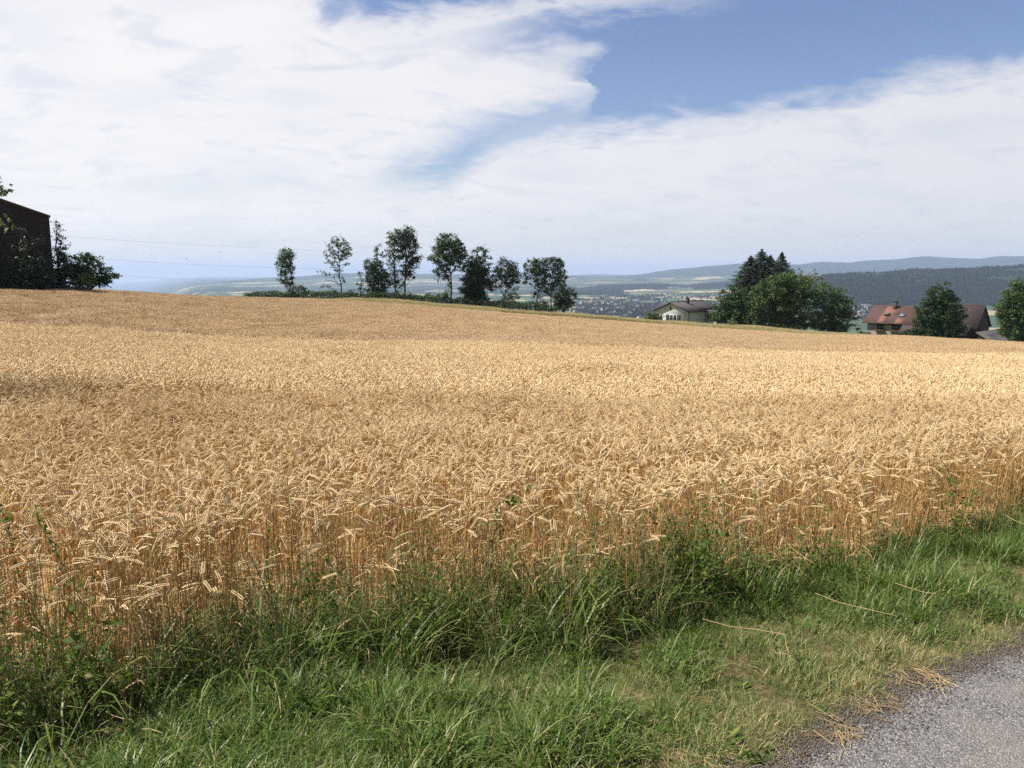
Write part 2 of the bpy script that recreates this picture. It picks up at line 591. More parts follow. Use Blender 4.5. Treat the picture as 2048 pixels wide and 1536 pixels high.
def ground_mat():
    m, T, o = mat('ground_surface')
    g = T.new('ShaderNodeNewGeometry')
    pos = g.outputs['Position']
    at = T.new('ShaderNodeAttribute', attribute_name='zone')      # x near turf, y wheat floor, z forest
    sp = T.new('ShaderNodeSeparateXYZ')
    T.put(sp.inputs[0], at.outputs['Vector'])
    turf, wheat, forest = sp.outputs
    # near soil and litter
    nf = T.noise(pos, 38, 5, 0.7)
    nm = T.noise(pos, 5, 5, 0.6)
    soil = T.mix(T.smooth(nf, 0.35, 0.7), (0.035, 0.026, 0.014), (0.17, 0.125, 0.06))
    turfc = T.mix(T.smooth(nm, 0.38, 0.62), (0.035, 0.042, 0.012), soil)
    wheatc = T.mix(T.smooth(nf, 0.3, 0.7), (0.30, 0.185, 0.08), (0.42, 0.28, 0.13))
    # far fields: cells stretched, each with its own crop
    sw = T.new('ShaderNodeMapping')
    sw.inputs['Scale'].default_value = (1 / 330., 1 / 210., 0.0)
    sw.inputs['Rotation'].default_value = (0, 0, R(24))
    T.put(sw.inputs['Vector'], pos)
    vo = T.new('ShaderNodeTexVoronoi', feature='F1', distance='CHEBYCHEV')
    T.put(vo.inputs['Vector'], sw.outputs[0])
    vo.inputs['Scale'].default_value = 1.0
    vo.inputs['Randomness'].default_value = 0.8
    sc = T.new('ShaderNodeSeparateXYZ')
    T.put(sc.inputs[0], vo.outputs['Color'])
    ramp = T.new('ShaderNodeValToRGB')
    ramp.color_ramp.interpolation = 'CONSTANT'
    els = [(0, (0.033, 0.052, 0.026)), (0.34, (0.058, 0.080, 0.040)), (0.52, (0.22, 0.17, 0.10)), (0.64, (0.042, 0.064, 0.034)), (0.88, (0.27, 0.22, 0.14)), (0.95, (0.12, 0.09, 0.055))]
    e = ramp.color_ramp.elements
    e[0].position, e[0].color = 0, (*els[0][1], 1)
    e[1].position, e[1].color = els[1][0], (*els[1][1], 1)
    for q, c in els[2:]:
        k = e.new(q)
        k.color = (*c, 1)
    T.put(ramp.inputs[0], sc.outputs[0])
    # woods: scattered copses plus the hillsides marked in the mesh
    nw = T.noise(pos, 1 / 650., 4, 0.6)
    nw2 = T.noise(pos, 1 / 45., 4, 0.7)
    fz = T.math('ADD', T.math('ADD', forest, T.math('MULTIPLY', T.math('SUBTRACT', nw, 0.5), 2.2)), T.math('MULTIPLY', T.math('SUBTRACT', nw2, 0.5), 0.25))
    fm = T.smooth(fz, 0.48, 0.52)
    wood = T.mix(T.smooth(nw2, 0.35, 0.65), (0.005, 0.013, 0.011), (0.012, 0.025, 0.016))
    farc = T.mix(fm, ramp.outputs[0], wood)
    # meadow just past the crest
    ln = T.new('ShaderNodeVectorMath', operation='LENGTH')
    T.put(ln.inputs[0], pos)
    isfar = T.smooth(ln.outputs['Value'], 700, 900)
    near = T.mix(turf, (0.14, 0.16, 0.055), turfc)
    near = T.mix(wheat, near, wheatc)
    col = T.mix(isfar, near, farc)
    p = T.new('ShaderNodeBsdfPrincipled')
    T.put(p.inputs['Base Color'], col)
    p.inputs['Roughness'].default_value = 0.95
    p.inputs['Specular IOR Level'].default_value = 0.1
    b = T.new('ShaderNodeBump')
    b.inputs['Strength'].default_value = 0.6
    b.inputs['Distance'].default_value = 0.02
    T.put(b.inputs['Height'], nf)
    T.l.new(b.outputs[0], p.inputs['Normal'])
    T.l.new(p.outputs[0], o.inputs[0])
    return m


def forest_amount(x, y):
    th = np.arctan2(x, y)
    Y = np.hypot(x, y) * np.cos(np.clip(th, -R(60), R(60)))
    t = np.tan(np.clip(th, -R(60), R(60)))
    xf = 1024 + t * F
    f = np.full(np.shape(x), -0.10)
    d = sstep(1400, 1560, xf) * sstep(2500, 2850, Y) * (1 - sstep(5600, 5900, Y))
    f = np.maximum(f, d * 1.0 - 0.1 * (1 - d))
    c = sstep(6050, 6250, Y) * (1 - sstep(8600, 9000, Y))
    c2 = 1 - sstep(1325, 1345, xf) * (1 - sstep(1372, 1390, xf)) * (1 - sstep(6700, 6800, Y))
    f = np.maximum(f, c * c2 * 0.75 - 0.1)
    c3 = sstep(5200, 5400, Y) * (1 - sstep(6100, 6200, Y)) * (1 - sstep(1230, 1270, xf)) * sstep(700, 900, xf)
    f = np.maximum(f, c3 * 0.8 - 0.1)
    f = np.maximum(f, sstep(9300, 10500, Y) * 0.95 * sstep(1250, 1350, xf) - 0.1)
    f = np.maximum(f, sstep(8500, 9500, Y) * 0.42)
    f = np.maximum(f, sstep(10500, 11500, Y) * 0.8)
    f = np.maximum(f, sstep(1500, 2500, Y) * 0.33 * (1 - sstep(1050, 1130, xf)))
    # the village and its fields stay open
    v = sstep(1050, 1120, xf) * (1 - sstep(1440, 1500, xf)) * sstep(2200, 2500, Y) * (1 - sstep(5000, 5200, Y))
    f = f * (1 - v) - 0.55 * v
    return f


def build_ground():
    ths = np.concatenate([np.arange(-180, -46, 3.0), np.arange(-46, 46, 0.085), np.arange(46, 180, 3.0)])
    rs = np.concatenate([[0.0], np.geomspace(0.5, 9, 60), np.geomspace(9.3, 320, 190), np.geomspace(326, 2400, 70), np.geomspace(2440, 9000, 150), np.geomspace(9150, 45000, 60)])
    na, nr = len(ths), len(rs)
    TH, RR = np.meshgrid(np.radians(ths), rs)
    X, Y = RR * np.sin(TH), RR * np.cos(TH)
    Z = ground_z(X, Y)
    # the road bed is level and firm, the verge is a little hummocky
    ver = sstep(0.05, 0.35, Y - road_y(X)) * (1 - sstep(0.0, 0.3, Y - wheat_y(X))) * (1 - sstep(9, 12, RR))
    Z = Z + ver * (fbm(X * 4, Y * 4, 2) - 0.45) * 0.05
    Z = Z - 0.012 * (1 - sstep(0.0, 0.15, Y - road_y(X))) * (RR < 14)
    Z[0, :] = Z[0, 0]
    v = np.stack([X, Y, Z], -1).reshape(-1, 3)
    i, j = np.meshgrid(np.arange(nr - 1), np.arange(na), indexing='ij')
    j2 = (j + 1) % na
    f = np.stack([i * na + j, i * na + j2, (i + 1) * na + j2, (i + 1) * na + j], -1).reshape(-1, 4)
    mb = MB()
    mb.add(v, f[:, ::-1])
    o = mb.build('ground', ground_mat(), smooth=True)
    me = o.data
    zone = np.zeros((nr * na, 3), np.float32)
    xr, yr = X.ravel(), Y.ravel()
    r = RR.ravel()
    zone[:, 0] = (r < 14)
    t = np.clip(xr / np.maximum(yr, 0.1), -2, 2)
    yc = np.interp(t, _ydt, _ydv)
    zone[:, 1] = ((yr > wheat_y(xr)) & (yr < yc) & (yr > 0))
    zone[:, 2] = forest_amount(xr, yr)
    if len(me.vertices) == nr * na:
        a = me.attributes.new('zone', 'FLOAT_VECTOR', 'POINT')
        a.data.foreach_set('vector', zone.ravel())
    else:
        print('ZONE MISMATCH', len(me.vertices), nr * na)
    tag(o, 'rolling farmland from the verge to the blue hills on the skyline', 'ground', kind='structure')


build_ground()


def road_mat():
    m, T, o = mat('road_chippings')
    g = T.new('ShaderNodeNewGeometry')
    pos = g.outputs['Position']
    v1 = T.new('ShaderNodeTexVoronoi', feature='F1')
    T.put(v1.inputs['Vector'], pos)
    v1.inputs['Scale'].default_value = 125
    s = T.new('ShaderNodeSeparateXYZ')
    T.put(s.inputs[0], v1.outputs['Color'])
    ramp = T.new('ShaderNodeValToRGB')
    e = ramp.color_ramp.elements
    e[0].position, e[0].color = 0.0, (0.022, 0.021, 0.025, 1)
    e[1].position, e[1].color = 1.0, (0.36, 0.34, 0.31, 1)
    for q, c in ((0.25, (0.085, 0.081, 0.088)), (0.6, (0.155, 0.148, 0.145)), (0.88, (0.22, 0.205, 0.19))):
        k = e.new(q)
        k.color = (*c, 1)
    T.put(ramp.inputs[0], s.outputs[0])
    edge = T.smooth(v1.outputs['Distance'], 0.35, 0.75)
    col = T.mix(edge, ramp.outputs[0], (0.045, 0.043, 0.045))
    nb = T.noise(pos, 1.7, 4, 0.6)
    col = T.mix(T.math('MULTIPLY', T.smooth(nb, 0.4, 0.7), 0.45), col, (0.17, 0.155, 0.135))
    p = T.new('ShaderNodeBsdfPrincipled')
    T.put(p.inputs['Base Color'], col)
    p.inputs['Roughness'].default_value = 0.75
    b = T.new('ShaderNodeBump')
    b.invert = True
    b.inputs['Strength'].default_value = 1.0
    b.inputs['Distance'].default_value = 0.006
    T.put(b.inputs['Height'], v1.outputs['Distance'])
    T.l.new(b.outputs[0], p.inputs['Normal'])
    T.l.new(p.outputs[0], o.inputs[0])
    return m


def build_road():
    xs = np.linspace(-3.0, 14, 900)
    ye = road_y(xs)
    W = 4.6
    nv = 40
    rows = []
    for k in range(nv):
        q = (k / (nv - 1)) ** 1.5
        X = xs + 0.55 * W * q
        Y = ye - 0.83 * W * q
        rows.append(np.stack([X, Y, ground_z(X, Y) + 0.004 + 0.0 * X], -1))
    v = np.stack(rows, 0)
    n = len(xs)
    i, j = np.meshgrid(np.arange(nv - 1), np.arange(n - 1), indexing='ij')
    f = np.stack([i * n + j, (i + 1) * n + j, (i + 1) * n + j + 1, i * n + j + 1], -1).reshape(-1, 4)
    mb = MB()
    mb.add(v.reshape(-1, 3), f)
    o = mb.build('road', road_mat(), smooth=True)
    tag(o, 'grey chip surfaced lane with a ragged edge against the grass', 'road', kind='structure')


build_road()


# ------------------------------------------------------------------ instancing for stuff
def scatter(name, protos, pts, rot, scl, idx, label, cat):
    """one object that scatters prototype clumps over points (for stuff nobody could count)"""
    coll = bpy.data.collections.new(name + '_clumps')
    for k, pr in enumerate(protos):
        pr.name = '%s_clump_%02d' % (name, k)
        coll.objects.link(pr)
    me = bpy.data.meshes.new(name)
    me.vertices.add(len(pts))
    me.vertices.foreach_set('co', np.asarray(pts, np.float32).ravel())
    for nm, typ, arr, fld in (('rot', 'FLOAT_VECTOR', rot, 'vector'), ('scl', 'FLOAT_VECTOR', scl, 'vector'), ('idx', 'INT', idx, 'value')):
        a = me.attributes.new(nm, typ, 'POINT')
        a.data.foreach_set(fld, np.asarray(arr, np.int32 if typ == 'INT' else np.float32).ravel())
    o = bpy.data.objects.new(name, me)
    COL.objects.link(o)
    ng = bpy.data.node_groups.new(name + '_scatter', 'GeometryNodeTree')
    ng.interface.new_socket('Geometry', in_out='INPUT', socket_type='NodeSocketGeometry')
    ng.interface.new_socket('Geometry', in_out='OUTPUT', socket_type='NodeSocketGeometry')
    gi, go = ng.nodes.new('NodeGroupInput'), ng.nodes.new('NodeGroupOutput')
    ip = ng.nodes.new('GeometryNodeInstanceOnPoints')
    ci = ng.nodes.new('GeometryNodeCollectionInfo')
    ci.inputs['Collection'].default_value = coll
    ci.inputs['Separate Children'].default_value = True
    ci.inputs['Reset Children'].default_value = True
    ip.inputs['Pick Instance'].default_value = True
    L = ng.links.new
    L(gi.outputs[0], ip.inputs['Points'])
    L(ci.outputs[0], ip.inputs['Instance'])
    for nm, typ, sock in (('idx', 'INT', 'Instance Index'), ('rot', 'FLOAT_VECTOR', 'Rotation'), ('scl', 'FLOAT_VECTOR', 'Scale')):
        na = ng.nodes.new('GeometryNodeInputNamedAttribute')
        na.data_type = typ
        na.inputs['Name'].default_value = nm
        out = [q for q in na.outputs if q.enabled and q.name == 'Attribute'][0]
        if sock == 'Rotation':
            er = ng.nodes.new('FunctionNodeEulerToRotation')
            L(out, er.inputs[0])
            L(er.outputs[0], ip.inputs[sock])
        else:
            L(out, ip.inputs[sock])
    L(ip.outputs[0], go.inputs[0])
    md = o.modifiers.new('scatter', 'NODES')
    md.node_group = ng
    tag(o, label, cat, kind='stuff')
    return o


# ------------------------------------------------------------------ wheat
def wheat_stem(mb, bx, by, lod, h=None, az=None, mi_ear=0, mi_stem=1, mi_blade=2):
    h = h or random.gauss(0.61, 0.035)
    az = random.gauss(0.1, 1.6) if az is None else az        # nods mostly to the right
    lean = abs(random.gauss(0.03, 0.05))
    phi = random.triangular(0.1, 2.5, 1.15)
    el = random.uniform(0.072, 0.10)
    neck = random.uniform(0.05, 0.11)
    ca, sa = math.cos(az), math.sin(az)

    def pt(r, z):
        return Vector((bx + r * ca, by + r * sa, z))
    r, z, tau = 0.0, 0.0, lean
    stem = [pt(0, 0)]
    ns = {0: 4, 1: 2, 2: 1}[lod]
    for k in range(ns):
        r += math.sin(tau) * h / ns
        z += math.cos(tau) * h / ns
        tau += random.gauss(0.0, 0.02)
        stem.append(pt(r, z))
    nn = {0: 4, 1: 2, 2: 1}[lod]
    t0 = tau
    for k in range(nn):
        tau = t0 + (phi * 0.7 - t0) * ((k + 1) / nn) ** 1.4
        r += math.sin(tau) * neck / nn
        z += math.cos(tau) * neck / nn
        stem.append(pt(r, z))
    sw = 0.0017 if lod == 0 else (0.0020 if lod == 1 else 0.003)
    mb.tube(stem, [sw] * (len(stem) - 2) + [sw * 0.75] * 2, 3, mi_stem)
    side = Vector((-sa, ca, 0))
    if lod == 0:
        n = 9
        tw = random.uniform(0, math.pi)
        for k in range(n):
            q = (k + 0.5) / n
            tau = phi * (0.7 + 0.3 * q)
            d = Vector((math.sin(tau) * ca, math.sin(tau) * sa, math.cos(tau)))
            r += math.sin(tau) * el / n
            z += math.cos(tau) * el / n
            c = pt(r, z)
            nrm = side.cross(d)
            u = (side * math.cos(tw) + nrm * math.sin(tw))
            wdt = 0.0052 * (0.65 + 0.9 * math.sin(math.pi * (0.16 + 0.74 * q)) * 0.6)
            for sg in (-1, 1):
                o_ = c + u * sg * wdt * 0.85 + d * (el / n * 0.5 * (sg * 0.5))
                ax = (d + u * sg * 0.42).normalized()
                e1 = ax.cross(u).normalized() * 0.0041
                e2 = ax.cross(e1).normalized() * 0.0033
                L_ = 0.0085
                V = [o_ - ax * L_ * 0.8, o_ + e1, o_ + e2, o_ - e1, o_ - e2, o_ + ax * L_]
                mb.add([tuple(x) for x in V], [(0, 2, 1), (0, 3, 2), (0, 4, 3), (0, 1, 4), (5, 1, 2), (5, 2, 3), (5, 3, 4), (5, 4, 1)], mi_ear)
    else:
        n = 4 if lod == 1 else 2
        pts, rad = [pt(r, z)], [0.003]
        wd = 0.0060 if lod == 1 else 0.0080
        for k in range(n):
            tau = phi * (0.7 + 0.3 * (k + 1) / n)
            r += math.sin(tau) * el / n
            z += math.cos(tau) * el / n
            pts.append(pt(r, z))
            rad.append(wd * (1.0 if k < n - 1 else 0.35))
        mb.tube(pts, rad, 4 if lod == 1 else 3, mi_ear)
    if lod < 2:
        for _ in range(2 if lod == 0 else 1):
            if random.random() < 0.75:
                hz = random.uniform(0.12, 0.52)
                a2 = random.uniform(0, 6.28)
                dr = Vector((math.cos(a2), math.sin(a2), 0))
                L_ = random.uniform(0.07, 0.20)
                up = random.uniform(-0.3, 1.0)
                p0 = Vector((bx, by, hz))
                pp, tt = [p0], up
                for k in range(3):
                    pp.append(pp[-1] + (dr * math.cos(tt) + Vector((0, 0, math.sin(tt)))) * L_ / 3)
                    tt -= random.uniform(0.4, 1.0)
                sdv = dr.cross(Vector((0, 0, 1)))
                mb.ribbon(pp, [0.004, 0.006, 0.005, 0.001], (sdv + Vector((0, 0, random.uniform(-.6, .6)))).normalized(), mi_blade)


def build_wheat():
    near, mid, far = [], [], []
    for k in range(14):
        mb = MB()
        for _ in range(6):
            wheat_stem(mb, random.gauss(0, 0.06), random.gauss(0, 0.06), 0)
        near.append(mb.build('c', [M['ear'], M['stem'], M['blade']], link=False))
    for k in range(6):
        mb = MB()
        for _ in range(84):
            wheat_stem(mb, random.uniform(-.27, .27), random.uniform(-.27, .27), 1)
        mid.append(mb.build('c', [M['ear'], M['stem'], M['blade']], link=False))
    for k in range(5):
        mb = MB()
        for _ in range(260):
            wheat_stem(mb, random.uniform(-.55, .55), random.uniform(-.55, .55), 2)
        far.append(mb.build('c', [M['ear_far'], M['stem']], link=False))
    # near clumps
    P_, RT, SC, ID = [], [], [], []

    def put(x, y, idx, rot, sc, zadd=0.0):
        z = ground_z(x, y)
        P_.append(np.stack([x, y, z + zadd], -1))
        e = 0.5
        # follow the slope of the land
        RT.append(rot)
        SC.append(sc)
        ID.append(idx)
    # near band: 80 clumps per square metre
    N0 = 15000
    yb = 11.0
    x = rng.uniform(-9.5, 10, N0 * 3)
    y = rng.uniform(1.8, yb, N0 * 3)
    dens = 62
    area = 19.5 * (yb - 1.8)
    keep = rng.permutation(len(x))[:int(min(len(x), dens * area))]
    x, y = x[keep], y[keep]
    we = wheat_y(x)
    d = y - we
    ok = (d > 0) & (np.abs(x) < 0.70 * y + 1.4)
    # sparse and short along the very edge, thinner on the weedy left
    thin = np.clip(0.35 + d / 0.5, 0, 1) * np.where(x < 0.8, 0.95, 1)
    ok &= rng.random(len(x)) < thin
    # two weedy hollows in the front of the crop
    x, y, d = x[ok], y[ok], d[ok]
    n = len(x)
    hs = (0.93 + 0.20 * (fbm(x / 1.3, y / 1.3, 3) - 0.5) * 2 * 0.5 + rng.normal(0, 0.05, n)) * np.where(d < 0.25, rng.uniform(0.62, 1.0, n), 1)
    put(x, y, rng.integers(0, 14, n), np.stack([rng.normal(0, .05, n), rng.normal(0, .05, n), rng.uniform(-1.0, 1.0, n)], -1), np.stack([np.ones(n), np.ones(n), hs], -1))
    # mid tiles
    s = 0.5
    gx, gy = np.meshgrid(np.arange(-40, 45, s), np.arange(yb + s / 2, 32, s))
    x, y = (gx + rng.uniform(-.06, .06, gx.shape)).ravel(), (gy + rng.uniform(-.06, .06, gx.shape)).ravel()
    ok = (np.abs(x) < 0.70 * y + 2.0)
    x, y = x[ok], y[ok]
    n = len(x)
    hs = 0.98 + 0.22 * (fbm(x / 1.7, y / 1.7, 3) - 0.5) + 0.26 * (fbm(x / 6. + 4, y / 4.5, 2) - 0.5) + rng.normal(0, .015, n)
    put(x, y, 14 + rng.integers(0, 6, n), np.stack([0 * x, 0 * x, rng.uniform(-.7, .7, n)], -1), np.stack([1.06 + 0 * x, 1.06 + 0 * x, hs], -1))
    # far tiles
    s = 1.0
    gx, gy = np.meshgrid(np.arange(-105, 110, s), np.arange(32.5, 150, s))
    x, y = (gx + rng.uniform(-.1, .1, gx.shape)).ravel(), (gy + rng.uniform(-.1, .1, gx.shape)).ravel()
    yc = np.interp(x / y, _ydt, _ydv)
    ok = (np.abs(x) < 0.70 * y + 3) & (y < yc)
    # tractor tracks pressed into the far left of the field
    x, y = x[ok], y[ok]
    n = len(x)
    hs = 0.98 + 0.26 * (fbm(x / 3.3, y / 3.3, 3) - 0.5) + 0.26 * (fbm(x / 11. + 4, y / 8., 2) - 0.5) + rng.normal(0, .015, n)
    put(x, y, 20 + rng.integers(0, 5, n), np.stack([0 * x, 0 * x, rng.uniform(-.7, .7, n)], -1), np.stack([1.08 + 0 * x, 1.08 + 0 * x, hs], -1))
    # tractor tracks pressed into the far left of the field
    X_, Y_ = np.concatenate(P_)[:, 0], np.concatenate(P_)[:, 1]
    S_ = np.concatenate(SC)
    for pl in ([(0, 583), (60, 597), (130, 604), (152, 612), (120, 618), (0, 632)], [(95, 583), (160, 590), (230, 600)], [(240, 583), (285, 592), (335, 603)], [(215, 608), (270, 617), (335, 625)],
               [(430, 610), (500, 617)], [(1140, 655), (1220, 657)]):
        w_ = [hit(a, b, WHEAT_H) for a, b in pl]
        for p, q in zip(w_[:-1], w_[1:]):
            dx_, dy_ = q.x - p.x, q.y - p.y
            tt = np.clip(((X_ - p.x) * dx_ + (Y_ - p.y) * dy_) / (dx_ ** 2 + dy_ ** 2), 0, 1)
            dd = np.hypot(X_ - p.x - tt * dx_, Y_ - p.y - tt * dy_)
            S_[:, 2] = np.where(dd < .75, np.minimum(S_[:, 2], .80), S_[:, 2])
    SC[:] = [S_]
    # a thick skirt of stems under the far tiles keeps the crop closed
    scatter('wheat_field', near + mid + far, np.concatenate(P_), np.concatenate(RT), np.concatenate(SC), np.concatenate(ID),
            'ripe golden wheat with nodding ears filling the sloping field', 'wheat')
    print('wheat clumps', sum(len(p) for p in P_))


build_wheat()


# ------------------------------------------------------------------ grass verge
def blade(mb, bx, by, L_, w, mi=0, bend=None, az=None, lean=None):
    az = random.uniform(0, 6.283) if az is None else az
    dr = Vector((math.cos(az), math.sin(az), 0))
    side = Vector((-math.sin(az), math.cos(az), 0))
    t = abs(random.gauss(0.15, 0.18)) if lean is None else lean
    bend = random.uniform(0.2, 2.0) if bend is None else bend
    p = Vector((bx, by, -0.01))
    pts, ws = [p], [w * 0.7]
    n = 4
    for k in range(n):
        t += bend / n * (0.6 + 0.8 * k / n)
        p = p + (dr * math.sin(t) + Vector((0, 0, 1)) * math.cos(t)) * L_ / n
        pts.append(p)
        ws.append(w * (1.0, 0.9, 0.62, 0.08)[k])
    mb.ribbon(pts, ws, side, mi)


def seedhead(mb, bx, by, h, mi_stem, mi_head, spread=0.02, n=14):
    az = random.uniform(0, 6.283)
    dr = Vector((math.cos(az), math.sin(az), 0))
    t = random.uniform(0, 0.15)
    p = Vector((bx, by, 0))
    pts = [p]
    for k in range(6):
        p = p + (dr * math.sin(t) + Vector((0, 0, math.cos(t)))) * h / 6
        t += random.uniform(0, 0.13)
        pts.append(p)
    mb.tube(pts, [0.0013] * 6 + [0.0005], 3, mi_stem)
    c = []
    for k in range(n):
        q = random.random()
        a = pts[-2].lerp(pts[-1], q) if random.random() < .7 else pts[-3].lerp(pts[-2], q)
        c.append(tuple(a + Vector((random.gauss(0, spread), random.gauss(0, spread), random.gauss(0, spread)))))
    mb.leaves(np.array(c), np.full(len(c), 0.012), 0.3, mi_head, 0.3)


def leaf_plant(mb, h, mi_leaf, mi_stem, nst=2, leaf=0.04, dens=26):
    for s_ in range(nst):
        az = random.uniform(0, 6.283)
        dr = Vector((math.cos(az), math.sin(az), 0))
        p, t = Vector((random.gauss(0, .02), random.gauss(0, .02), 0)), random.uniform(0, .25)
        pts = [p]
        hh = h * random.uniform(.7, 1.1)
        for k in range(7):
            p = p + (dr * math.sin(t) + Vector((0, 0, math.cos(t)))) * hh / 7
            t += random.uniform(-.08, .14)
            pts.append(p)
        mb.tube(pts, [0.0022] * 7 + [0.0008], 4, mi_stem)
        c, sz = [], []
        for k in range(int(dens * h)):
            q = random.uniform(0.12, 1.0) * 7
            i = min(int(q), 6)
            a = pts[i].lerp(pts[i + 1], q - i)
            c.append(tuple(a + Vector((random.gauss(0, leaf * .7), random.gauss(0, leaf * .7), random.gauss(0, leaf * .3)))))
            sz.append(leaf * random.uniform(.6, 1.25) * (1.15 - 0.09 * q))
        mb.leaves(np.array(c), np.array(sz), 0.15, mi_leaf, 0.55)


def build_grass():
    GM = [M['grass'], M['grass_dry']]
    pr = []
    for k in range(6):                        # 0-5 short turf
        mb = MB()
        for _ in range(34):
            blade(mb, random.gauss(0, .045), random.gauss(0, .045), random.uniform(.03, .10), random.uniform(.002, .0040), 1 if random.random() < .22 else 0, lean=abs(random.gauss(.25, .35)))
        pr.append(mb.build('c', GM, link=False))
    for k in range(6):                        # 6-11 long green
        mb = MB()
        for _ in range(30):
            blade(mb, random.gauss(0, .05), random.gauss(0, .05), random.uniform(.08, .21), random.uniform(.0026, .0056), 1 if random.random() < .08 else 0, bend=random.uniform(.3, 3.0))
        pr.append(mb.build('c', GM, link=False))
    for k in range(4):                        # 12-15 dry short
        mb = MB()
        for _ in range(44):
            blade(mb, random.gauss(0, .05), random.gauss(0, .05), random.uniform(.04, .12), random.uniform(.0018, .003), 1 if random.random() < .7 else 0, lean=abs(random.gauss(.6, .4)))
        pr.append(mb.build('c', GM, link=False))
    GM.append(M['weed'])
    for k in range(4):                        # 16-19 low broad leaved rosettes
        mb = MB()
        for _ in range(14):
            az, L_ = random.uniform(0, 6.283), random.uniform(.03, .075)
            o_ = Vector((random.gauss(0, .03), random.gauss(0, .03), .01))
            d_ = Vector((math.cos(az), math.sin(az), random.uniform(.15, .8)))
            sd_ = Vector((-math.sin(az), math.cos(az), 0))
            mb.ribbon([o_, o_ + d_ * L_ * .35, o_ + d_ * L_ * .7 + Vector((0, 0, .004)), o_ + d_ * L_], [.004, .022, .020, .003], sd_, 2)
        pr.append(mb.build('c', GM, link=False))
    dens, x0, x1, y0, y1 = 1000, -4.6, 6.2, 1.3, 7.4
    n = int(dens * (x1 - x0) * (y1 - y0))
    x, y = rng.uniform(x0, x1, n), rng.uniform(y0, y1, n)
    dr_, dw = y - road_y(x), y - wheat_y(x)
    nz = fbm(x / .55, y / .55, 3)
    nz2 = fbm(x / .22 + 50, y / .22, 2)
    ok = (dr_ > -0.07 + 0.13 * nz2) & (dw < 0.35) & (np.abs(x) < .72 * y + 1.0)
    # thin near the lane
    ok &= rng.random(n) < np.clip(0.7 + dr_ / 0.3, 0.6, 1) * np.where(dw > 0, 0.5, 1) * np.clip(0.8 + (nz2 - 0.35) * 3.2, 0.75, 1)
    x, y, dr_, dw, nz, nz2 = [a[ok] for a in (x, y, dr_, dw, nz, nz2)]
    n = len(x)
    u = rng.random(n)
    tall = sstep(0.15, 0.9, dr_ / np.maximum(dr_ - dw, .1) + (nz - .5) * 1.6)
    dry = np.clip(0.66 * (1 - sstep(0.05, 0.9, dr_)) + (nz2 - 0.5) * 1.3 + 0.03, 0, .85)
    dry = np.maximum(dry, 0.75 * sstep(0.55, 0, np.hypot(x + 1.75, (y - 2.9))))
    idx = np.where(u < dry, 12 + rng.integers(0, 4, n), np.where(rng.random(n) < tall * 0.75, 6 + rng.integers(0, 6, n), rng.integers(0, 6, n)))
    idx = np.where((rng.random(n) < .10 * sstep(.50, .62, fbm(x / .35 + 5, y / .35 + 9, 2)) + .008), 16 + rng.integers(0, 4, n), idx)
    sc = rng.uniform(.6, 1.25, n) * (0.66 + 0.50 * tall) * (0.55 + 1.9 * np.clip(fbm(x / .26 + 31, y / .26, 2) - .32, 0, .5))
    sc *= np.clip(0.75 + dr_ / 0.8, 0.75, 1)
    sc *= 1 - 0.44 * sstep(-0.75, -0.1, dw) * (1 - .8 * sstep(.5, .62, nz))
    z = ground_z(x, y)
    scatter('grass', pr, np.stack([x, y, z], -1), np.stack([rng.normal(0, .12, n), rng.normal(0, .12, n), rng.uniform(0, 6.28, n)], -1),
            np.stack([sc, sc, sc * rng.uniform(.8, 1.2, n)], -1), idx, 'green verge grass with dry patches between lane and wheat', 'grass')
    print('grass tufts', n)

    # tall weeds and wild grasses along the foot of the crop
    pr = []
    WM = [M['weed'], M['weed_stem'], M['grass'], M['grass_dry']]
    for k in range(5):                       # 0-4 tall rank grass
        mb = MB()
        for _ in range(26):
            blade(mb, random.gauss(0, .05), random.gauss(0, .05), random.uniform(.16, .42), random.uniform(.003, .005), 3 if random.random() < .42 else 2, bend=random.uniform(.2, 1.6))
        pr.append(mb.build('c', WM, link=False))
    for k in range(5):                       # 5-9 leafy weeds
        mb = MB()
        leaf_plant(mb, random.uniform(.16, .40), 0, 1, 3, random.uniform(.03, .055), 46)
        pr.append(mb.build('c', WM, link=False))
    for k in range(4):                       # 10-13 dry wild grass heads
        mb = MB()
        for _ in range(3):
            seedhead(mb, random.gauss(0, .06), random.gauss(0, .06), random.uniform(.4, .72), 1, 3, .006, 22)
        for _ in range(10):
            blade(mb, random.gauss(0, .05), random.gauss(0, .05), random.uniform(.15, .45), .003, 3, lean=abs(random.gauss(.3, .3)))
        pr.append(mb.build('c', WM, link=False))
    for k in range(4):                       # 14-17 broad arching clumps
        mb = MB()
        for _ in range(15):
            blade(mb, random.gauss(0, .035), random.gauss(0, .035), random.uniform(.2, .48), random.uniform(.005, .0085), 2, bend=random.uniform(.8, 2.6), lean=abs(random.gauss(.12, .2)))
        pr.append(mb.build('c', WM, link=False))
    for k in range(3):                       # 18-20 tall dark leafy weeds
        mb = MB()
        leaf_plant(mb, random.uniform(.5, .68), 0, 1, 2, random.uniform(.045, .06), 60)
        pr.append(mb.build('c', WM, link=False))
    n = 9000
    x = rng.uniform(-4.5, 6.5, n)
    off = rng.normal(0.06, 0.19, n)
    y = wheat_y(x) + off
    nz = fbm(x / .5 + 9, y / .5, 3)
    left = 1 - sstep(0.4, 1.9, x)
    ok = rng.random(n) < (0.05 + 0.17 * left) * np.clip(.3 + (nz - .35) * 3, .1, 1)
    ok &= np.abs(x) < .72 * y + 1
    x, y, off, nz, left = [a[ok] for a in (x, y, off, nz, left)]
    n = len(x)
    u = rng.random(n)
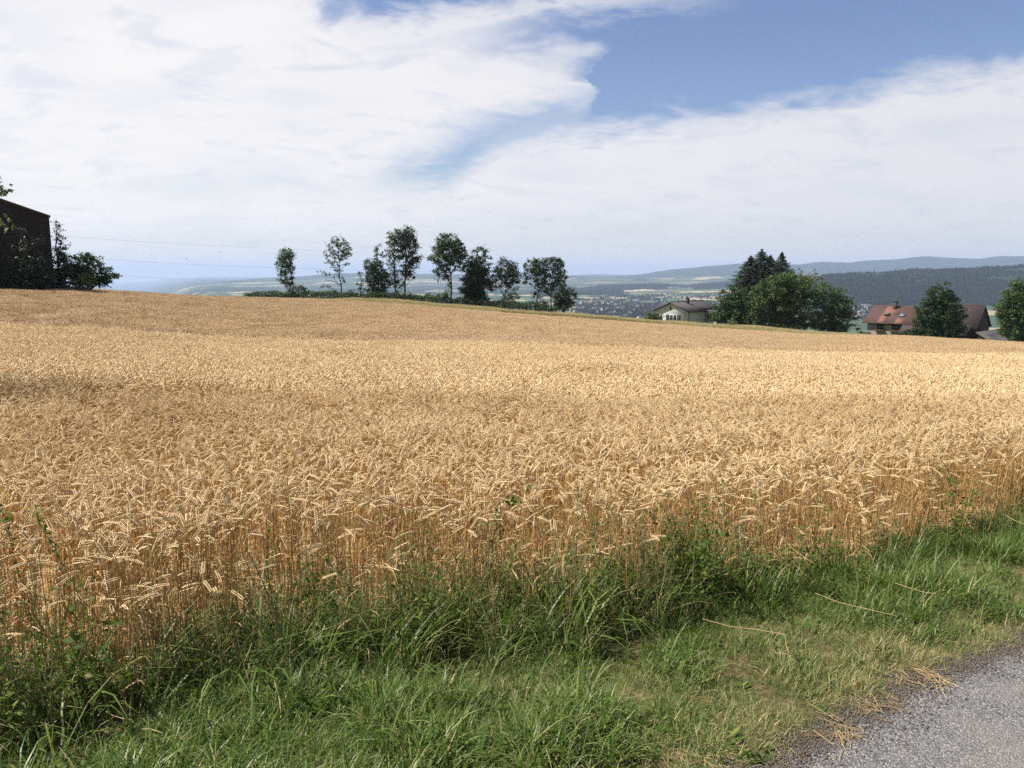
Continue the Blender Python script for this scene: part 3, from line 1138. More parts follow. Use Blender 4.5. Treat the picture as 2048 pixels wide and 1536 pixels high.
    idx = np.where(u < .62, rng.integers(0, 5, n), np.where(u < .62 + .46 * nz, 5 + rng.integers(0, 5, n), 10 + rng.integers(0, 4, n)))
    sc = rng.uniform(.65, 1.15, n) * np.where(off < -.1, .7, 1) * (0.72 + .34 * left)
    # tall weeds deeper inside the crop on the left
    m = 260
    x2 = rng.uniform(-4.2, 1.6, m)
    y2 = wheat_y(x2) + np.abs(rng.normal(0.35, .5, m))
    x, y = np.concatenate([x, x2]), np.concatenate([y, y2])
    idx = np.concatenate([idx, np.where(rng.random(m) < .45, 10 + rng.integers(0, 4, m), rng.integers(0, 5, m))])
    sc = np.concatenate([sc, rng.uniform(.85, 1.15, m)])
    x5 = rng.uniform(-4.2, 1.6, 80)
    y5 = wheat_y(x5) + rng.normal(.1, .2, 80)
    x, y = np.concatenate([x, x5]), np.concatenate([y, y5])
    idx = np.concatenate([idx, np.where(rng.random(80) < .6, 14 + rng.integers(0, 4, 80), 10 + rng.integers(0, 4, 80))])
    sc = np.concatenate([sc, rng.uniform(1.15, 1.55, 80)])
    m = 270
    x3 = rng.uniform(-4.2, 5.5, m)
    cl = fbm(x3 / .45 + 70, x3 * 0, 2)
    k3 = rng.random(m) < np.clip((cl - .3) * 3, .1, 1)
    x3 = x3[k3]
    y3 = wheat_y(x3) + rng.normal(.02, .18, len(x3))
    x4 = np.concatenate([rng.normal(c, .10, q) for c, q in ((-3.3, 9), (-2.55, 10), (-1.9, 8), (-.95, 7), (-.35, 6), (.35, 7), (.95, 9), (1.05, 7), (2.0, 3), (3.3, 3))])
    y4 = wheat_y(x4) + rng.normal(.05, .10, len(x4))
    x, y = np.concatenate([x, x3, x4]), np.concatenate([y, y3, y4])
    idx = np.concatenate([idx, 14 + rng.integers(0, 4, len(x3)), 18 + rng.integers(0, 3, len(x4))])
    sc = np.concatenate([sc, rng.uniform(.6, 1.1, len(x3)), rng.uniform(.6, 1.05, len(x4))])
    n = len(x)
    scatter('weeds', pr, np.stack([x, y, ground_z(x, y)], -1), np.stack([rng.normal(0, .1, n), rng.normal(0, .1, n), rng.uniform(0, 6.28, n)], -1),
            np.stack([sc, sc, sc], -1), idx, 'rank green weeds and wild grasses along the foot of the wheat', 'weeds')


build_grass()


def build_litter():
    """chopped straw lying along the edge of the lane"""
    pr = []
    for k in range(5):
        mb = MB()
        a0 = random.uniform(0, 3.14)
        for _ in range(15):
            a = a0 + random.gauss(0, .45)
            c = Vector((random.gauss(0, .05), random.gauss(0, .03), random.uniform(.003, .018)))
            d = Vector((math.cos(a), math.sin(a), random.gauss(0, .06))) * random.uniform(.012, .05)
            mb.tube([c - d, c + d], 0.0011, 3, 0)
        pr.append(mb.build('c', [M['straw']], link=False))
    n = 900
    x = rng.uniform(-.6, 5, n)
    y = road_y(x) + rng.normal(0.02, .06, n)
    nz = fbm(x / .28 + 3, y / .5 + 7, 2)
    ok = rng.random(n) < np.clip((nz - .52) * .4, 0, .04)
    x, y = x[ok], y[ok]
    m = 110                                   # heaps by the left corner of the verge
    xx = rng.normal(-1.75, .22, m)
    yy = rng.normal(2.85, .16, m)
    m2 = 26
    x3 = rng.uniform(-2, 4, m2)
    y3 = road_y(x3) + rng.uniform(.1, 1.0, m2)
    m4 = 14
    p4 = hit(1380, 1525)
    x4, y4 = rng.normal(p4.x, .16, m4), rng.normal(p4.y, .05, m4)
    for (hx, hy, hn) in ((1840, 1360, 5), (1722, 1430, 2), (1650, 1478, 4), (1945, 1314, 2)):
        ph = hit(hx, hy)
        x4, y4 = np.concatenate([x4, rng.normal(ph.x, .06, hn)]), np.concatenate([y4, rng.normal(ph.y, .02, hn)])
    x, y = np.concatenate([x, xx, x3, x4]), np.concatenate([y, yy, y3, y4])
    n = len(x)
    s = rng.uniform(.6, 1.25, n)
    scatter('straw_litter', pr, np.stack([x, y, ground_z(x, y) + .004], -1), np.stack([0 * x, 0 * x, rng.uniform(0, 6.28, n)], -1),
            np.stack([s, s, s], -1), rng.integers(0, 5, n), 'scraps of pale straw along the edge of the lane', 'straw')


build_litter()


def build_grit():
    """loose chippings and crumbs of soil spilling over the edge of the lane"""
    pr = []
    g1 = plain('grit_stone', (0.16, 0.15, 0.14), .9, .15, 60, c2=(0.07, 0.065, 0.06))
    g2 = plain('soil_crumb', (0.10, 0.07, 0.045), .95, .15, 60)
    for k in range(4):
        mb = MB()
        for _ in range(16):
            c = np.array([random.gauss(0, .03), random.gauss(0, .03), random.uniform(.0, .004)])
            r_ = random.uniform(.0018, .0055)
            v = np.array([(1, 0, 0), (-1, 0, 0), (0, 1, 0), (0, -1, 0), (0, 0, .7), (0, 0, -.7)]) * r_ * rng.uniform(.6, 1.3, (6, 1)) + c
            mb.add(v, [(0, 2, 4), (2, 1, 4), (1, 3, 4), (3, 0, 4), (2, 0, 5), (1, 2, 5), (3, 1, 5), (0, 3, 5)], int(random.random() < .45))
        pr.append(mb.build('c', [g1, g2], link=False))
    n = 3600
    x = rng.uniform(-.6, 5.5, n)
    y = road_y(x) + rng.normal(-.005, .045, n) - (rng.random(n) < .12) * rng.uniform(0, .25, n)
    scatter('grit', pr, np.stack([x, y, ground_z(x, y) + .005], -1), np.stack([0 * x, 0 * x, rng.uniform(0, 6.28, n)], -1), np.ones((n, 3)), rng.integers(0, 4, n),
            'loose grit and soil crumbs along the broken edge of the lane', 'grit')


build_grit()


# loose stalks lying over the verge grass (each one a thing)
def stalk(px, label, w=0.0018, lift=0.13):
    pts = []
    for k, (a, b) in enumerate(px):
        p = hit(a, b, lift)
        pts.append(p + Vector((0, 0, lift)))
    q = [pts[0]]
    for a, b in zip(pts[:-1], pts[1:]):
        for t in (0.34, 0.67, 1.0):
            q.append(a.lerp(b, t) + (Vector((random.gauss(0, .006), random.gauss(0, .006), random.gauss(-.006, .008))) if t < 1 else Vector((0, 0, 0))))
    mb = MB()
    mb.tube(q, [w] * (len(q) - 1) + [w * .6], 5)
    for k in range(2, len(q) - 1, 3):       # nodes of the stalk
        mb.tube([q[k].lerp(q[k - 1], .04), q[k].lerp(q[k + 1], .04)], w * 1.5, 6)
    o = mb.build('straw_stalk', M['straw'])
    tag(o, label, 'straw stalk', 'broken straw stalks lying on the verge')


stalk([(1405, 1238), (1570, 1270), (1578, 1308)], 'pale stalk kinked at its right end, lowest of the broken stalks on the grass')
stalk([(1545, 1300), (1578, 1310)], 'shortest pale straw stub below the kinked stalk on the verge grass')
stalk([(1630, 1187), (1790, 1231)], 'longest straight straw stalk lying across the middle of the right verge grass')
stalk([(1570, 1082), (1630, 1128)], 'pale stalk slanting steeply against the dark foot of the wheat', lift=.3)
stalk([(1790, 1166), (1872, 1188)], 'straw stalk lying on the tallest grass clump right of the longest stalk', lift=.18)
stalk([(2010, 1030), (2060, 1052)], 'straw stalk poking out at the right edge of the picture by the wheat', lift=.3)
stalk([(212, 1423), (262, 1440), (325, 1467)], 'bent straw stalk by the dark hollow at the left of the verge', lift=.12)
stalk([(497, 1255), (545, 1345), (562, 1436)], 'long drooping dry stem arching down over the left verge grass', w=.0019, lift=.10)


# ------------------------------------------------------------------ single leafy weeds that stand out in the crop
def climber(px, label, lsz=0.05, seed=1):
    """px: polyline of the plant in the picture, base first; stands just inside the crop"""
    random.seed(seed)
    base = hit(px[0][0], px[0][1])
    Y = base.y
    pts = [Vector((base.x, Y, base.z))]
    for a, b in px[1:]:
        pts.append(P(a, b, Y + random.uniform(-.03, .03)))
    root = empty('weed_plant', pts[0], label=label, cat='weed', group='leafy weeds standing in the wheat edge')
    q = [p - pts[0] for p in pts]
    fine = []
    for a, b in zip(q[:-1], q[1:]):
        for t in (0, .25, .5, .75):
            fine.append(a.lerp(b, t) + Vector((random.gauss(0, .006), random.gauss(0, .006), 0)))
    fine.append(q[-1])
    MB().tube(fine, [0.0028 - 0.0018 * k / len(fine) for k in range(len(fine))], 5).build('stem', M['weed'], root)
    c, sz = [], []
    n = len(fine)
    for k in range(int(n * 3.2)):
        t = random.random() ** .75
        p = fine[min(int(t * n), n - 1)]
        c.append(tuple(p + Vector((random.gauss(0, lsz * .55), random.gauss(0, lsz * .5), random.gauss(0, lsz * .35)))))
        sz.append(lsz * random.uniform(.55, 1.2))
    mb = MB()
    mb.leaves(np.array(c), np.array(sz), 0.05, 0, .62)
    mb.build('foliage', M['weed'], root)


climber([(1000, 1235), (990, 1150), (985, 1080), (998, 1030), (1002, 1003), (1035, 1003), (1062, 968)], 'dark leafy climbing weed topped by one broad leaf above the ears, mid picture', .032, 3)
climber([(855, 1290), (862, 1220), (850, 1130), (830, 1020), (815, 950)], 'tall thin wild grass stem leaning left above the ears', .012, 4)
climber([(80, 1380), (70, 1250), (40, 1150), (15, 1060), (8, 1020)], 'dark leafy weed at the left edge of the picture', .03, 5)
climber([(170, 1370), (150, 1230), (120, 1120), (90, 1060), (62, 1022)], 'dark leafy weed leaning left, second from the left edge', .026, 6)
climber([(560, 1310), (545, 1200), (532, 1130), (540, 1060)], 'thin green weed in the wheat between the left verge and the long drooping stem', .022, 8)
climber([(1400, 1190), (1375, 1120), (1330, 1070), (1290, 1020)], 'dark weed leaning left in front of the wheat, right of the centre', .024, 9)

# ------------------------------------------------------------------ trees
M['bark'] = plain('bark', (0.085, 0.068, 0.05), 0.95, 0.15, 3.0)
TREE_COL = {
    'dark': ((0.022, 0.044, 0.015), (0.044, 0.076, 0.023)),
    'mid': ((0.030, 0.060, 0.018), (0.062, 0.104, 0.029)),
    'light': ((0.048, 0.084, 0.028), (0.095, 0.140, 0.046)),
    'fresh': ((0.033, 0.064, 0.015), (0.072, 0.116, 0.028)),
    'conifer': ((0.010, 0.021, 0.011), (0.022, 0.038, 0.017)),
    'brown': ((0.09, 0.10, 0.035), (0.13, 0.12, 0.05)),
    'hedge': ((0.025, 0.050, 0.018), (0.052, 0.086, 0.027)),
}
for k, (a, b) in TREE_COL.items():
    M['tree_' + k] = leafy('foliage_' + k, a, b, 0.22 if k != 'conifer' else 0.08, 0.55, None, 0.3)


def lobes_points(lobes, Y, base, clump, per, gap=0.5):
    """leaf positions (relative to base) for ellipsoid lobes given in photo pixels"""
    pts, cl = [], []
    mpp = Y / F
    for (cx, cyy, rx, ry, dn) in lobes:
        c = P(cx, cyy, Y) - base
        a, b = rx * mpp, ry * mpp
        dpt = min(a, b) * 1.0 if a > 1.2 else a
        dpt = max(dpt, a * .75)
        vol = a * b * dpt * 4.19
        k = max(5, int(vol / (clump ** 3 * 4.19) * 1.15 * dn))
        k = min(k, 520)
        u = rng.normal(size=(k, 3))
        u /= np.linalg.norm(u, axis=1)[:, None]
        rr = rng.random(k) ** 0.36
        cc = np.array(c)[None] + u * rr[:, None] * np.array([a, dpt, b])[None]
        for q in cc:
            nn = max(4, int(per * rng.uniform(.7, 1.7)))
            g = rng.normal(size=(nn, 3)) * clump * 0.52 * rng.uniform(.6, 1.3)
            g[:, 2] *= 0.75
            pts.append(q[None] + g)
        cl.append(cc)
    return np.concatenate(pts), np.concatenate(cl)


def tree(name, label, xf, ybase, Y, lobes, col='dark', trunk=0.16, leaf=0.30, clump=0.55, per=36, top=None, fork=None, group=None, cat='tree', bark=True):
    g = P(xf, ybase, Y)
    base = Vector((g.x, Y, gz(g.x, Y)))
    root = empty(name, base, label=label, cat=cat, group=group)
    lobes = [(a, b, c * 1.1, d * 1.08, e) for a, b, c, d, e in lobes]
    pts, cl = lobes_points(lobes, Y, base, clump, per)
    keep = pts[:, 2] > 0.05
    pts = pts[keep]
    mb = MB()
    mb.leaves(pts, np.full(len(pts), leaf * 0.98) * rng.uniform(.6, 1.35, len(pts)), 0.25)
    mb.build('crown' if cat == 'tree' else 'foliage', M['tree_' + col], root)
    if bark:
        tb = MB()
        topz = cl[:, 2].max() * 0.93
        cxm = cl[:, 0].mean()
        sp = [Vector((0, 0, -0.3))]
        n = 7
        for k in range(1, n + 1):
            q = k / n
            sp.append(Vector((cxm * q * q * .8 + random.gauss(0, .08), random.gauss(0, .08), topz * q)))
        tb.tube(sp, [trunk * (1.25 if k == 0 else 1 - .88 * k / n) for k in range(n + 1)], 7)
        if fork:
            q = P(fork[0], fork[1], Y) - base
            tb.tube([sp[2], sp[2].lerp(q, .5) + Vector((0, 0, .3)), q], [trunk * .6, trunk * .45, trunk * .15], 6)
        pick = rng.permutation(len(cl))[:min(len(cl), 46)]
        for i in pick:
            e = Vector(cl[i])
            qz = min(max(e.z - 0.75 * math.hypot(e.x, e.y) - .4, topz * .12), topz * .95)
            k = qz / topz * n
            i0 = min(int(k), n - 1)
            s_ = sp[i0].lerp(sp[i0 + 1], k - i0) if i0 > 0 else sp[0].lerp(sp[1], k)
            md = s_.lerp(e, .5) + Vector((0, 0, .12 * (e - s_).length))
            tb.tube([s_, md, e], [trunk * .30, trunk * .2, trunk * .06], 4)
        tb.build('trunk', M['bark'], root)
    return root


def conifer(label, xf, ytop, Y, wpx, col='conifer', group=None, low=None):
    t = P(xf, ytop, Y)
    base = Vector((t.x, Y, gz(t.x, Y)))
    H = t.z - base.z
    root = empty('spruce_tree', base, label=label, cat='tree', group=group)
    W = wpx * Y / F / 2
    pts, szs = [], []
    z = H
    tb = MB()
    while z > 0.8:
        q = 1 - z / H
        rad = W * min(1, (q * 4.2) ** .75) * random.uniform(.8, 1.15) + .1
        nb = 12 + int(13 * q)
        for k in range(nb):
            a = random.uniform(0, 6.283)
            L_ = rad * random.uniform(.65, 1.12)
            nl = int(10 + L_ * 16)
            s_ = rng.random(nl) ** .8 * L_
            zz = z - s_ * 0.22 - (s_ / max(L_, .1)) ** 2 * 0.25 + rng.normal(0, .07, nl) + 0.25 * (s_ > L_ * .85)
            ww = rng.normal(0, .16, nl) * (1.1 - s_ / (L_ + .1) * .5)
            pts.append(np.stack([np.cos(a) * s_ - np.sin(a) * ww, np.sin(a) * s_ + np.cos(a) * ww, zz], -1))
            if L_ > .6:
                tb.tube([(0, 0, z), (math.cos(a) * L_ * .9, math.sin(a) * L_ * .9, z - .25 * L_)], [.04, .01], 3)
        z -= random.uniform(.28, .42)
    mb = MB()
    p = np.concatenate(pts)
    mb.leaves(p, np.full(len(p), .30) * rng.uniform(.6, 1.3, len(p)), .1, 0, .4)
    mb.build('crown', M['tree_' + col], root)
    tb.tube([(0, 0, -.3), (0, 0, H * .5), (0, 0, H)], [.3, .16, .03], 7)
    tb.build('trunk', M['bark'], root)


ROW = 'trees in the row beyond the wheat'
TY = 159.0
tree('slim_tree', 'small slim leafy column tree, leftmost of the row beyond the wheat', 588, 598, TY,
     [(572, 510, 15, 15, 1), (566, 525, 14, 14, .8), (574, 535, 16, 14, 1), (566, 550, 10, 10, .8), (573, 560, 14, 12, .9), (562, 562, 8, 6, .6), (578, 572, 9, 8, .8)],
     'mid', .13, .28, .45, 20, group=ROW)
tree('airy_tree', 'airy see-through tree with a bare low branch, second from left in the row', 683, 600, TY - 2,
     [(677, 482, 13, 9, .8), (665, 492, 12, 9, .7), (690, 495, 13, 11, .7), (660, 508, 14, 10, .6), (682, 510, 14, 11, .6), (695, 508, 11, 10, .6),
      (664, 528, 14, 8, .5), (690, 528, 11, 8, .35), (676, 540, 9, 8, .5), (645, 544, 10, 4, .4), (655, 548, 6, 4, .5), (650, 572, 9, 5, .5), (672, 553, 8, 6, .4), (688, 562, 4, 12, .5)],
     'light', .15, .26, .36, 13, group=ROW, fork=(648, 560))
tree('bushy_tree', 'dense bushy tree with a thin spindly top, left of the tallest pair in the row', 758, 605, TY,
     [(756, 495, 8, 8, .5), (750, 508, 10, 7, .5), (762, 512, 8, 9, .5), (748, 530, 20, 14, 1), (755, 550, 22, 18, 1.1), (738, 530, 12, 10, .8), (768, 560, 14, 20, 1),
      (752, 580, 18, 18, 1.1), (765, 590, 14, 10, 1), (742, 560, 12, 12, .8)], 'dark', .2, .30, .5, 22, group=ROW)
tree('thin_tree', 'thin low airy tree just left of the dense bushy one in the row', 722, 600, TY + 1,
     [(720, 550, 8, 8, .5), (724, 562, 9, 9, .5), (715, 572, 7, 8, .45), (726, 582, 10, 8, .6)], 'mid', .09, .26, .4, 13, group=ROW)
tree('tall_tree', 'tall slender airy tree, left one of the tallest pair in the row', 791, 603, TY,
     [(785, 470, 12, 12, .7), (790, 485, 16, 14, .7), (783, 500, 14, 14, .6), (790, 515, 14, 14, .6), (784, 533, 12, 12, .6), (793, 550, 12, 14, .65), (788, 568, 12, 12, .7), (798, 575, 9, 9, .6)],
     'mid', .2, .28, .45, 17, group=ROW)
tree('tall_tree', 'tallest dense dark tree, right one of the tallest pair in the row', 810, 605, TY + 1,
     [(803, 460, 12, 9, .9), (818, 468, 14, 14, 1), (808, 480, 18, 18, 1), (822, 492, 16, 18, 1), (806, 505, 14, 16, .9), (824, 515, 18, 14, 1), (832, 525, 10, 12, .9), (815, 535, 14, 16, .9),
      (823, 548, 10, 12, .8), (812, 560, 8, 12, .7)], 'dark', .22, .30, .5, 22, group=ROW)
tree('round_tree', 'broad round crowned tree on a clear forked trunk, middle of the row', 903, 605, TY - 2,
     [(896, 480, 20, 12, 1), (912, 485, 14, 13, 1), (880, 495, 18, 14, 1), (900, 502, 24, 18, 1.1), (920, 505, 14, 14, 1), (868, 517, 13, 13, .9), (890, 522, 20, 14, 1), (926, 525, 12, 16, .8),
      (908, 528, 14, 12, .7), (880, 540, 16, 12, .9), (886, 555, 12, 10, .8), (928, 540, 9, 6, .7), (897, 545, 8, 8, .6)],
     'mid', .2, .32, .52, 24, group=ROW, fork=(893, 548))
tree('cone_tree', 'dark dense tree foliated down to the ground, right of the round one in the row', 955, 612, TY,
     [(958, 503, 14, 9, .9), (972, 510, 9, 10, .8), (955, 520, 18, 12, 1), (950, 540, 22, 16, 1.3), (968, 540, 18, 14, 1.1), (948, 560, 24, 18, 1.4), (945, 580, 24, 18, 1.5), (952, 596, 24, 14, 1.5), (975, 565, 18, 16, 1), (985, 572, 8, 10, .7), (932, 592, 8, 14, 1.2)],
     'dark', .24, .32, .5, 25, group=ROW)
tree('dome_tree', 'small dome crowned tree on a thin trunk, just right of the cone shaped one', 1010, 607, TY,
     [(1008, 525, 12, 10, 1), (1024, 532, 11, 11, .9), (1005, 540, 18, 14, 1.1), (1028, 548, 16, 16, 1.1), (998, 552, 12, 10, .9), (1014, 562, 14, 12, .9), (1026, 568, 14, 10, .9), (1006, 575, 9, 9, .7), (1035, 555, 8, 10, .8)],
     'dark', .13, .30, .5, 22, group=ROW)
tree('young_tree', 'small pale young tree standing under the dome crowned one', 1022, 607, TY - 2,
     [(1034, 578, 7, 6, .6), (1028, 590, 9, 8, .7), (1014, 592, 10, 9, .9), (1036, 592, 6, 5, .6)], 'light', .07, .25, .35, 16, group=ROW)
tree('leafy_tree', 'round leafy tree on a straight stem, left one of the last joined pair', 1076, 612, TY,
     [(1066, 524, 12, 10, 1), (1080, 530, 16, 12, 1), (1058, 540, 13, 14, 1), (1078, 548, 18, 14, 1), (1056, 560, 10, 10, .8), (1080, 566, 14, 10, .8), (1072, 580, 12, 10, .7), (1080, 592, 12, 8, .6), (1092, 575, 9, 12, .7)],
     'mid', .16, .31, .5, 22, group=ROW)
tree('leafy_tree', 'leafy tree merging with its left neighbour, right one of the last joined pair', 1101, 613, TY + 1,
     [(1103, 522, 18, 10, 1.1), (1118, 532, 13, 13, 1), (1100, 542, 18, 14, 1), (1120, 550, 14, 14, 1), (1096, 562, 13, 12, .9), (1124, 566, 12, 10, .9), (1100, 582, 8, 14, .7)],
     'dark', .17, .31, .5, 22, group=ROW)
tree('drooping_tree', 'low spreading tree sweeping to the ground at the right end of the row', 1126, 620, TY - 1,
     [(1120, 572, 12, 10, .9), (1132, 580, 14, 12, .9), (1125, 592, 18, 12, 1), (1142, 592, 10, 8, .6), (1130, 606, 18, 10, 1.5), (1122, 614, 18, 6, 1.5), (1115, 600, 10, 10, .9), (1150, 588, 4, 3, .5)],
     'dark', .14, .30, .48, 22, group=ROW)

# hedge and its shrubs under the row


def build_hedge():
    x0, x1 = 492, 1112
    g0 = P(x0, 600, TY - 3)
    root = empty('hedge', (g0.x, TY - 3, gz(g0.x, TY - 3)), label='low ragged green hedge running under the row of trees', cat='hedge')
    pts = []
    for xf in np.arange(x0, x1, 1.6):
        Yh = TY - 3 + random.gauss(0, .5)
        g = P(xf, 600, Yh)
        zb = gz(g.x, Yh)
        h = 1.75 + 1.0 * (float(fbm(np.array([xf / 22.]), np.array([2.2]), 3)[0]) - .4) * 2 * .9
        n = 85
        q = rng.normal(size=(n, 3)) * np.array([.35, .55, .3])
        z = rng.random(n) ** .8 * max(h, .8)
        pts.append(np.stack([g.x + q[:, 0], Yh + q[:, 1], zb + z + q[:, 2] * .3], -1))
    p = np.concatenate(pts) - np.array(root.location)[None]
    mb = MB()
    mb.leaves(p, np.full(len(p), .27) * rng.uniform(.6, 1.3, len(p)), .25)
    mb.build('foliage', M['tree_hedge'], root)


build_hedge()
SH = 'shrubs along the hedge'
tree('shrub', 'rounded shrub at the foot of the leftmost slim tree', 598, 602, TY - 3, [(590, 584, 14, 10, 1.1), (603, 578, 10, 8, 1.1), (578, 588, 10, 8, 1)], 'hedge', .08, .27, .45, 22, group=SH, cat='shrub')
tree('shrub', 'dark shrub between the airy tree and the bushy tree', 704, 603, TY - 3, [(702, 588, 9, 8, 1.1), (715, 592, 8, 6, 1)], 'dark', .07, .27, .4, 20, group=SH, cat='shrub')
tree('shrub', 'slender sapling shrub left of the round tree trunk', 893, 603, TY - 3, [(898, 572, 5, 10, .6), (892, 586, 9, 8, .9), (885, 594, 12, 6, 1)], 'mid', .06, .25, .4, 18, group=SH, cat='shrub')
tree('shrub', 'shrub under the tallest pair of trees', 800, 606, TY - 3, [(796, 592, 14, 9, 1.1), (825, 594, 14, 8, 1.1), (840, 598, 10, 5, 1)], 'dark', .07, .27, .45, 22, group=SH, cat='shrub')
tree('shrub', 'little pointed dark shrub between the last two thin trunks', 1091, 612, TY - 2, [(1090, 604, 5, 4, 1.2), (1091, 608, 7, 5, 1.2)], 'conifer', .05, .25, .35, 20, group=SH, cat='shrub')

# left: trees beside and in front of the dark barn
LB_ = 'trees around the dark barn'
tree('ivy_tree', 'dark tree standing against the gable of the dark barn', 55, 575, 78,
     [(40, 470, 14, 14, .45), (62, 490, 18, 20, .7), (35, 510, 20, 20, .9), (62, 530, 24, 24, 1.1), (25, 545, 20, 24, 1.1), (70, 560, 24, 20, 1.2), (45, 570, 40, 16, 1.3), (92, 560, 16, 22, 1.2)], 'conifer', .18, .2, .40, 22, group=LB_)
tree('narrow_tree', 'narrow tree with pointed top at the right corner of the dark barn', 118, 576, 84,
     [(112, 455, 8, 10, .8), (116, 475, 12, 14, .9), (124, 495, 14, 14, 1), (112, 510, 10, 20, 1.1), (130, 515, 14, 12, 1), (122, 535, 24, 20, 1.3), (118, 560, 26, 22, 1.4)], 'dark', .16, .20, .38, 24, group=LB_)
tree('spreading_tree', 'spreading leafy tree right of the dark barn on the skyline', 175, 578, 88,
     [(172, 515, 18, 10, 1), (155, 522, 16, 12, 1), (190, 522, 15, 12, 1), (165, 540, 26, 16, 1.2), (200, 545, 22, 14, 1.1), (222, 548, 12, 10, .9), (182, 560, 30, 14, 1.3), (215, 565, 15, 9, 1), (140, 550, 18, 20, 1.3), (230, 553, 7, 4, .6)],
     'mid', .16, .22, .36, 26, group=LB_)
tree('shrub', 'pale small round shrub in front of the spreading tree by the barn', 165, 577, 82,
     [(165, 555, 10, 12, 1.2), (163, 566, 14, 10, 1.3), (155, 572, 9, 5, 1)], 'light', .06, .18, .3, 24, group=LB_, cat='shrub')

# right: the grove between the two houses, and the trees by the farm
RG = 'trees of the grove between the houses'
conifer('tallest dark spruce of the grove, with the highest pointed top', 1524, 500, 172, 104, group=RG)
conifer('dark spruce with shorter blunt top left of the tallest one', 1502, 513, 170, 78, group=RG)
conifer('narrow dark spruce right of the tallest one in the grove', 1564, 506, 174, 66, group=RG)
conifer('dark spruce behind and just right of the tallest one', 1541, 512, 177, 70, group=RG)
tree('cherry_tree', 'dark conical leafy tree beside the pale bungalow', 1466, 650, 150,
     [(1472, 565, 3, 8, .7), (1462, 578, 12, 10, .8), (1445, 592, 14, 12, .8), (1478, 590, 16, 16, 1), (1455, 610, 26, 16, 1.1), (1485, 612, 16, 18, 1.1), (1440, 628, 20, 14, 1), (1470, 632, 30, 16, 1.2), (1432, 640, 14, 8, .8), (1493, 636, 12, 12, 1)],
     'mid', .25, .30, .5, 24, group=RG)
tree('brown_tree', 'sparse browning tree top behind the big walnut trees', 1610, 640, 172,
     [(1596, 545, 13, 9, .5), (1626, 548, 10, 9, .5), (1612, 560, 22, 10, .6), (1640, 560, 10, 10, .5), (1600, 575, 20, 14, .8)], 'brown', .2, .32, .5, 15, group=RG)
tree('walnut_tree', 'biggest broad green tree of the grove, with a domed crown', 1565, 665, 148,
     [(1560, 562, 28, 14, 1), (1590, 562, 30, 14, 1), (1525, 585, 24, 18, 1), (1565, 585, 36, 22, 1), (1605, 580, 34, 18, 1), (1515, 610, 26, 22, 1), (1555, 615, 36, 26, 1), (1600, 612, 34, 26, 1), (1510, 640, 24, 16, 1),
      (1545, 645, 32, 16, 1.2), (1590, 648, 34, 14, 1.2), (1625, 640, 22, 16, 1.1)], 'fresh', .45, .30, .62, 30, group=RG)
tree('walnut_tree', 'round green tree at the right end of the grove', 1668, 668, 150,
     [(1650, 582, 22, 14, 1), (1675, 590, 22, 16, 1), (1645, 605, 24, 20, 1), (1680, 612, 26, 20, 1), (1655, 635, 30, 20, 1.1), (1690, 638, 20, 18, 1.1), (1665, 655, 34, 12, 1.2), (1702, 655, 14, 8, 1), (1700, 620, 10, 10, .9)],
     'fresh', .35, .30, .6, 28, group=RG)
tree('farm_tree', 'big dark round tree hiding the middle of the red roofed farmhouse', 1878, 685, 158,
     [(1885, 575, 12, 10, 1), (1868, 585, 14, 12, 1), (1898, 590, 14, 14, 1), (1865, 600, 20, 16, 1), (1890, 608, 28, 18, 1.1), (1852, 618, 20, 18, 1), (1875, 630, 34, 20, 1.1), (1905, 630, 24, 20, 1.1), (1850, 645, 22, 16, 1.1), (1885, 655, 40, 18, 1.2),
      (1910, 658, 20, 14, 1.1), (1870, 672, 36, 10, 1.2)], 'dark', .35, .32, .55, 28, group='trees by the farm')
tree('farm_tree', 'large yellowish green tree cut by the right edge of the picture', 2050, 700, 150,
     [(2035, 572, 18, 14, 1), (2055, 580, 22, 18, 1), (2018, 592, 16, 16, 1), (2045, 600, 28, 20, 1), (2008, 615, 16, 18, 1), (2035, 628, 34, 22, 1.1), (2062, 630, 24, 30, 1.1), (2015, 640, 20, 16, 1.1), (2040, 655, 34, 18, 1.2), (2022, 668, 22, 12, 1.1), (2055, 675, 24, 16, 1.2)],
     'fresh', .35, .32, .55, 26, group='trees by the farm')
tree('shrub', 'green bush at the left corner of the pale bungalow', 1308, 645, 152, [(1308, 632, 12, 8, 1.2), (1300, 638, 14, 6, 1.2), (1318, 634, 7, 7, 1)], 'fresh', .06, .24, .35, 22, group='shrubs by the houses', cat='shrub')
tree('shrub', 'bright bush under the dark conical tree by the bungalow', 1460, 652, 145, [(1458, 645, 7, 5, 1), (1466, 648, 7, 4, 1)], 'light', .05, .22, .3, 20, group='shrubs by the houses', cat='shrub')
tree('shrub', 'low clipped dark bush left of the farmhouse wall', 1730, 672, 160, [(1722, 668, 8, 4, 1.4), (1734, 668, 8, 4, 1.4)], 'dark', .05, .24, .3, 24, group='shrubs by the houses', cat='shrub')
tree('shrub', 'dark bush against the farmhouse front by the big tree', 1825, 676, 160, [(1812, 668, 10, 7, 1.2), (1826, 666, 10, 8, 1.2), (1832, 655, 6, 6, 1.2)], 'dark', .05, .24, .3, 22, group='shrubs by the houses', cat='shrub')


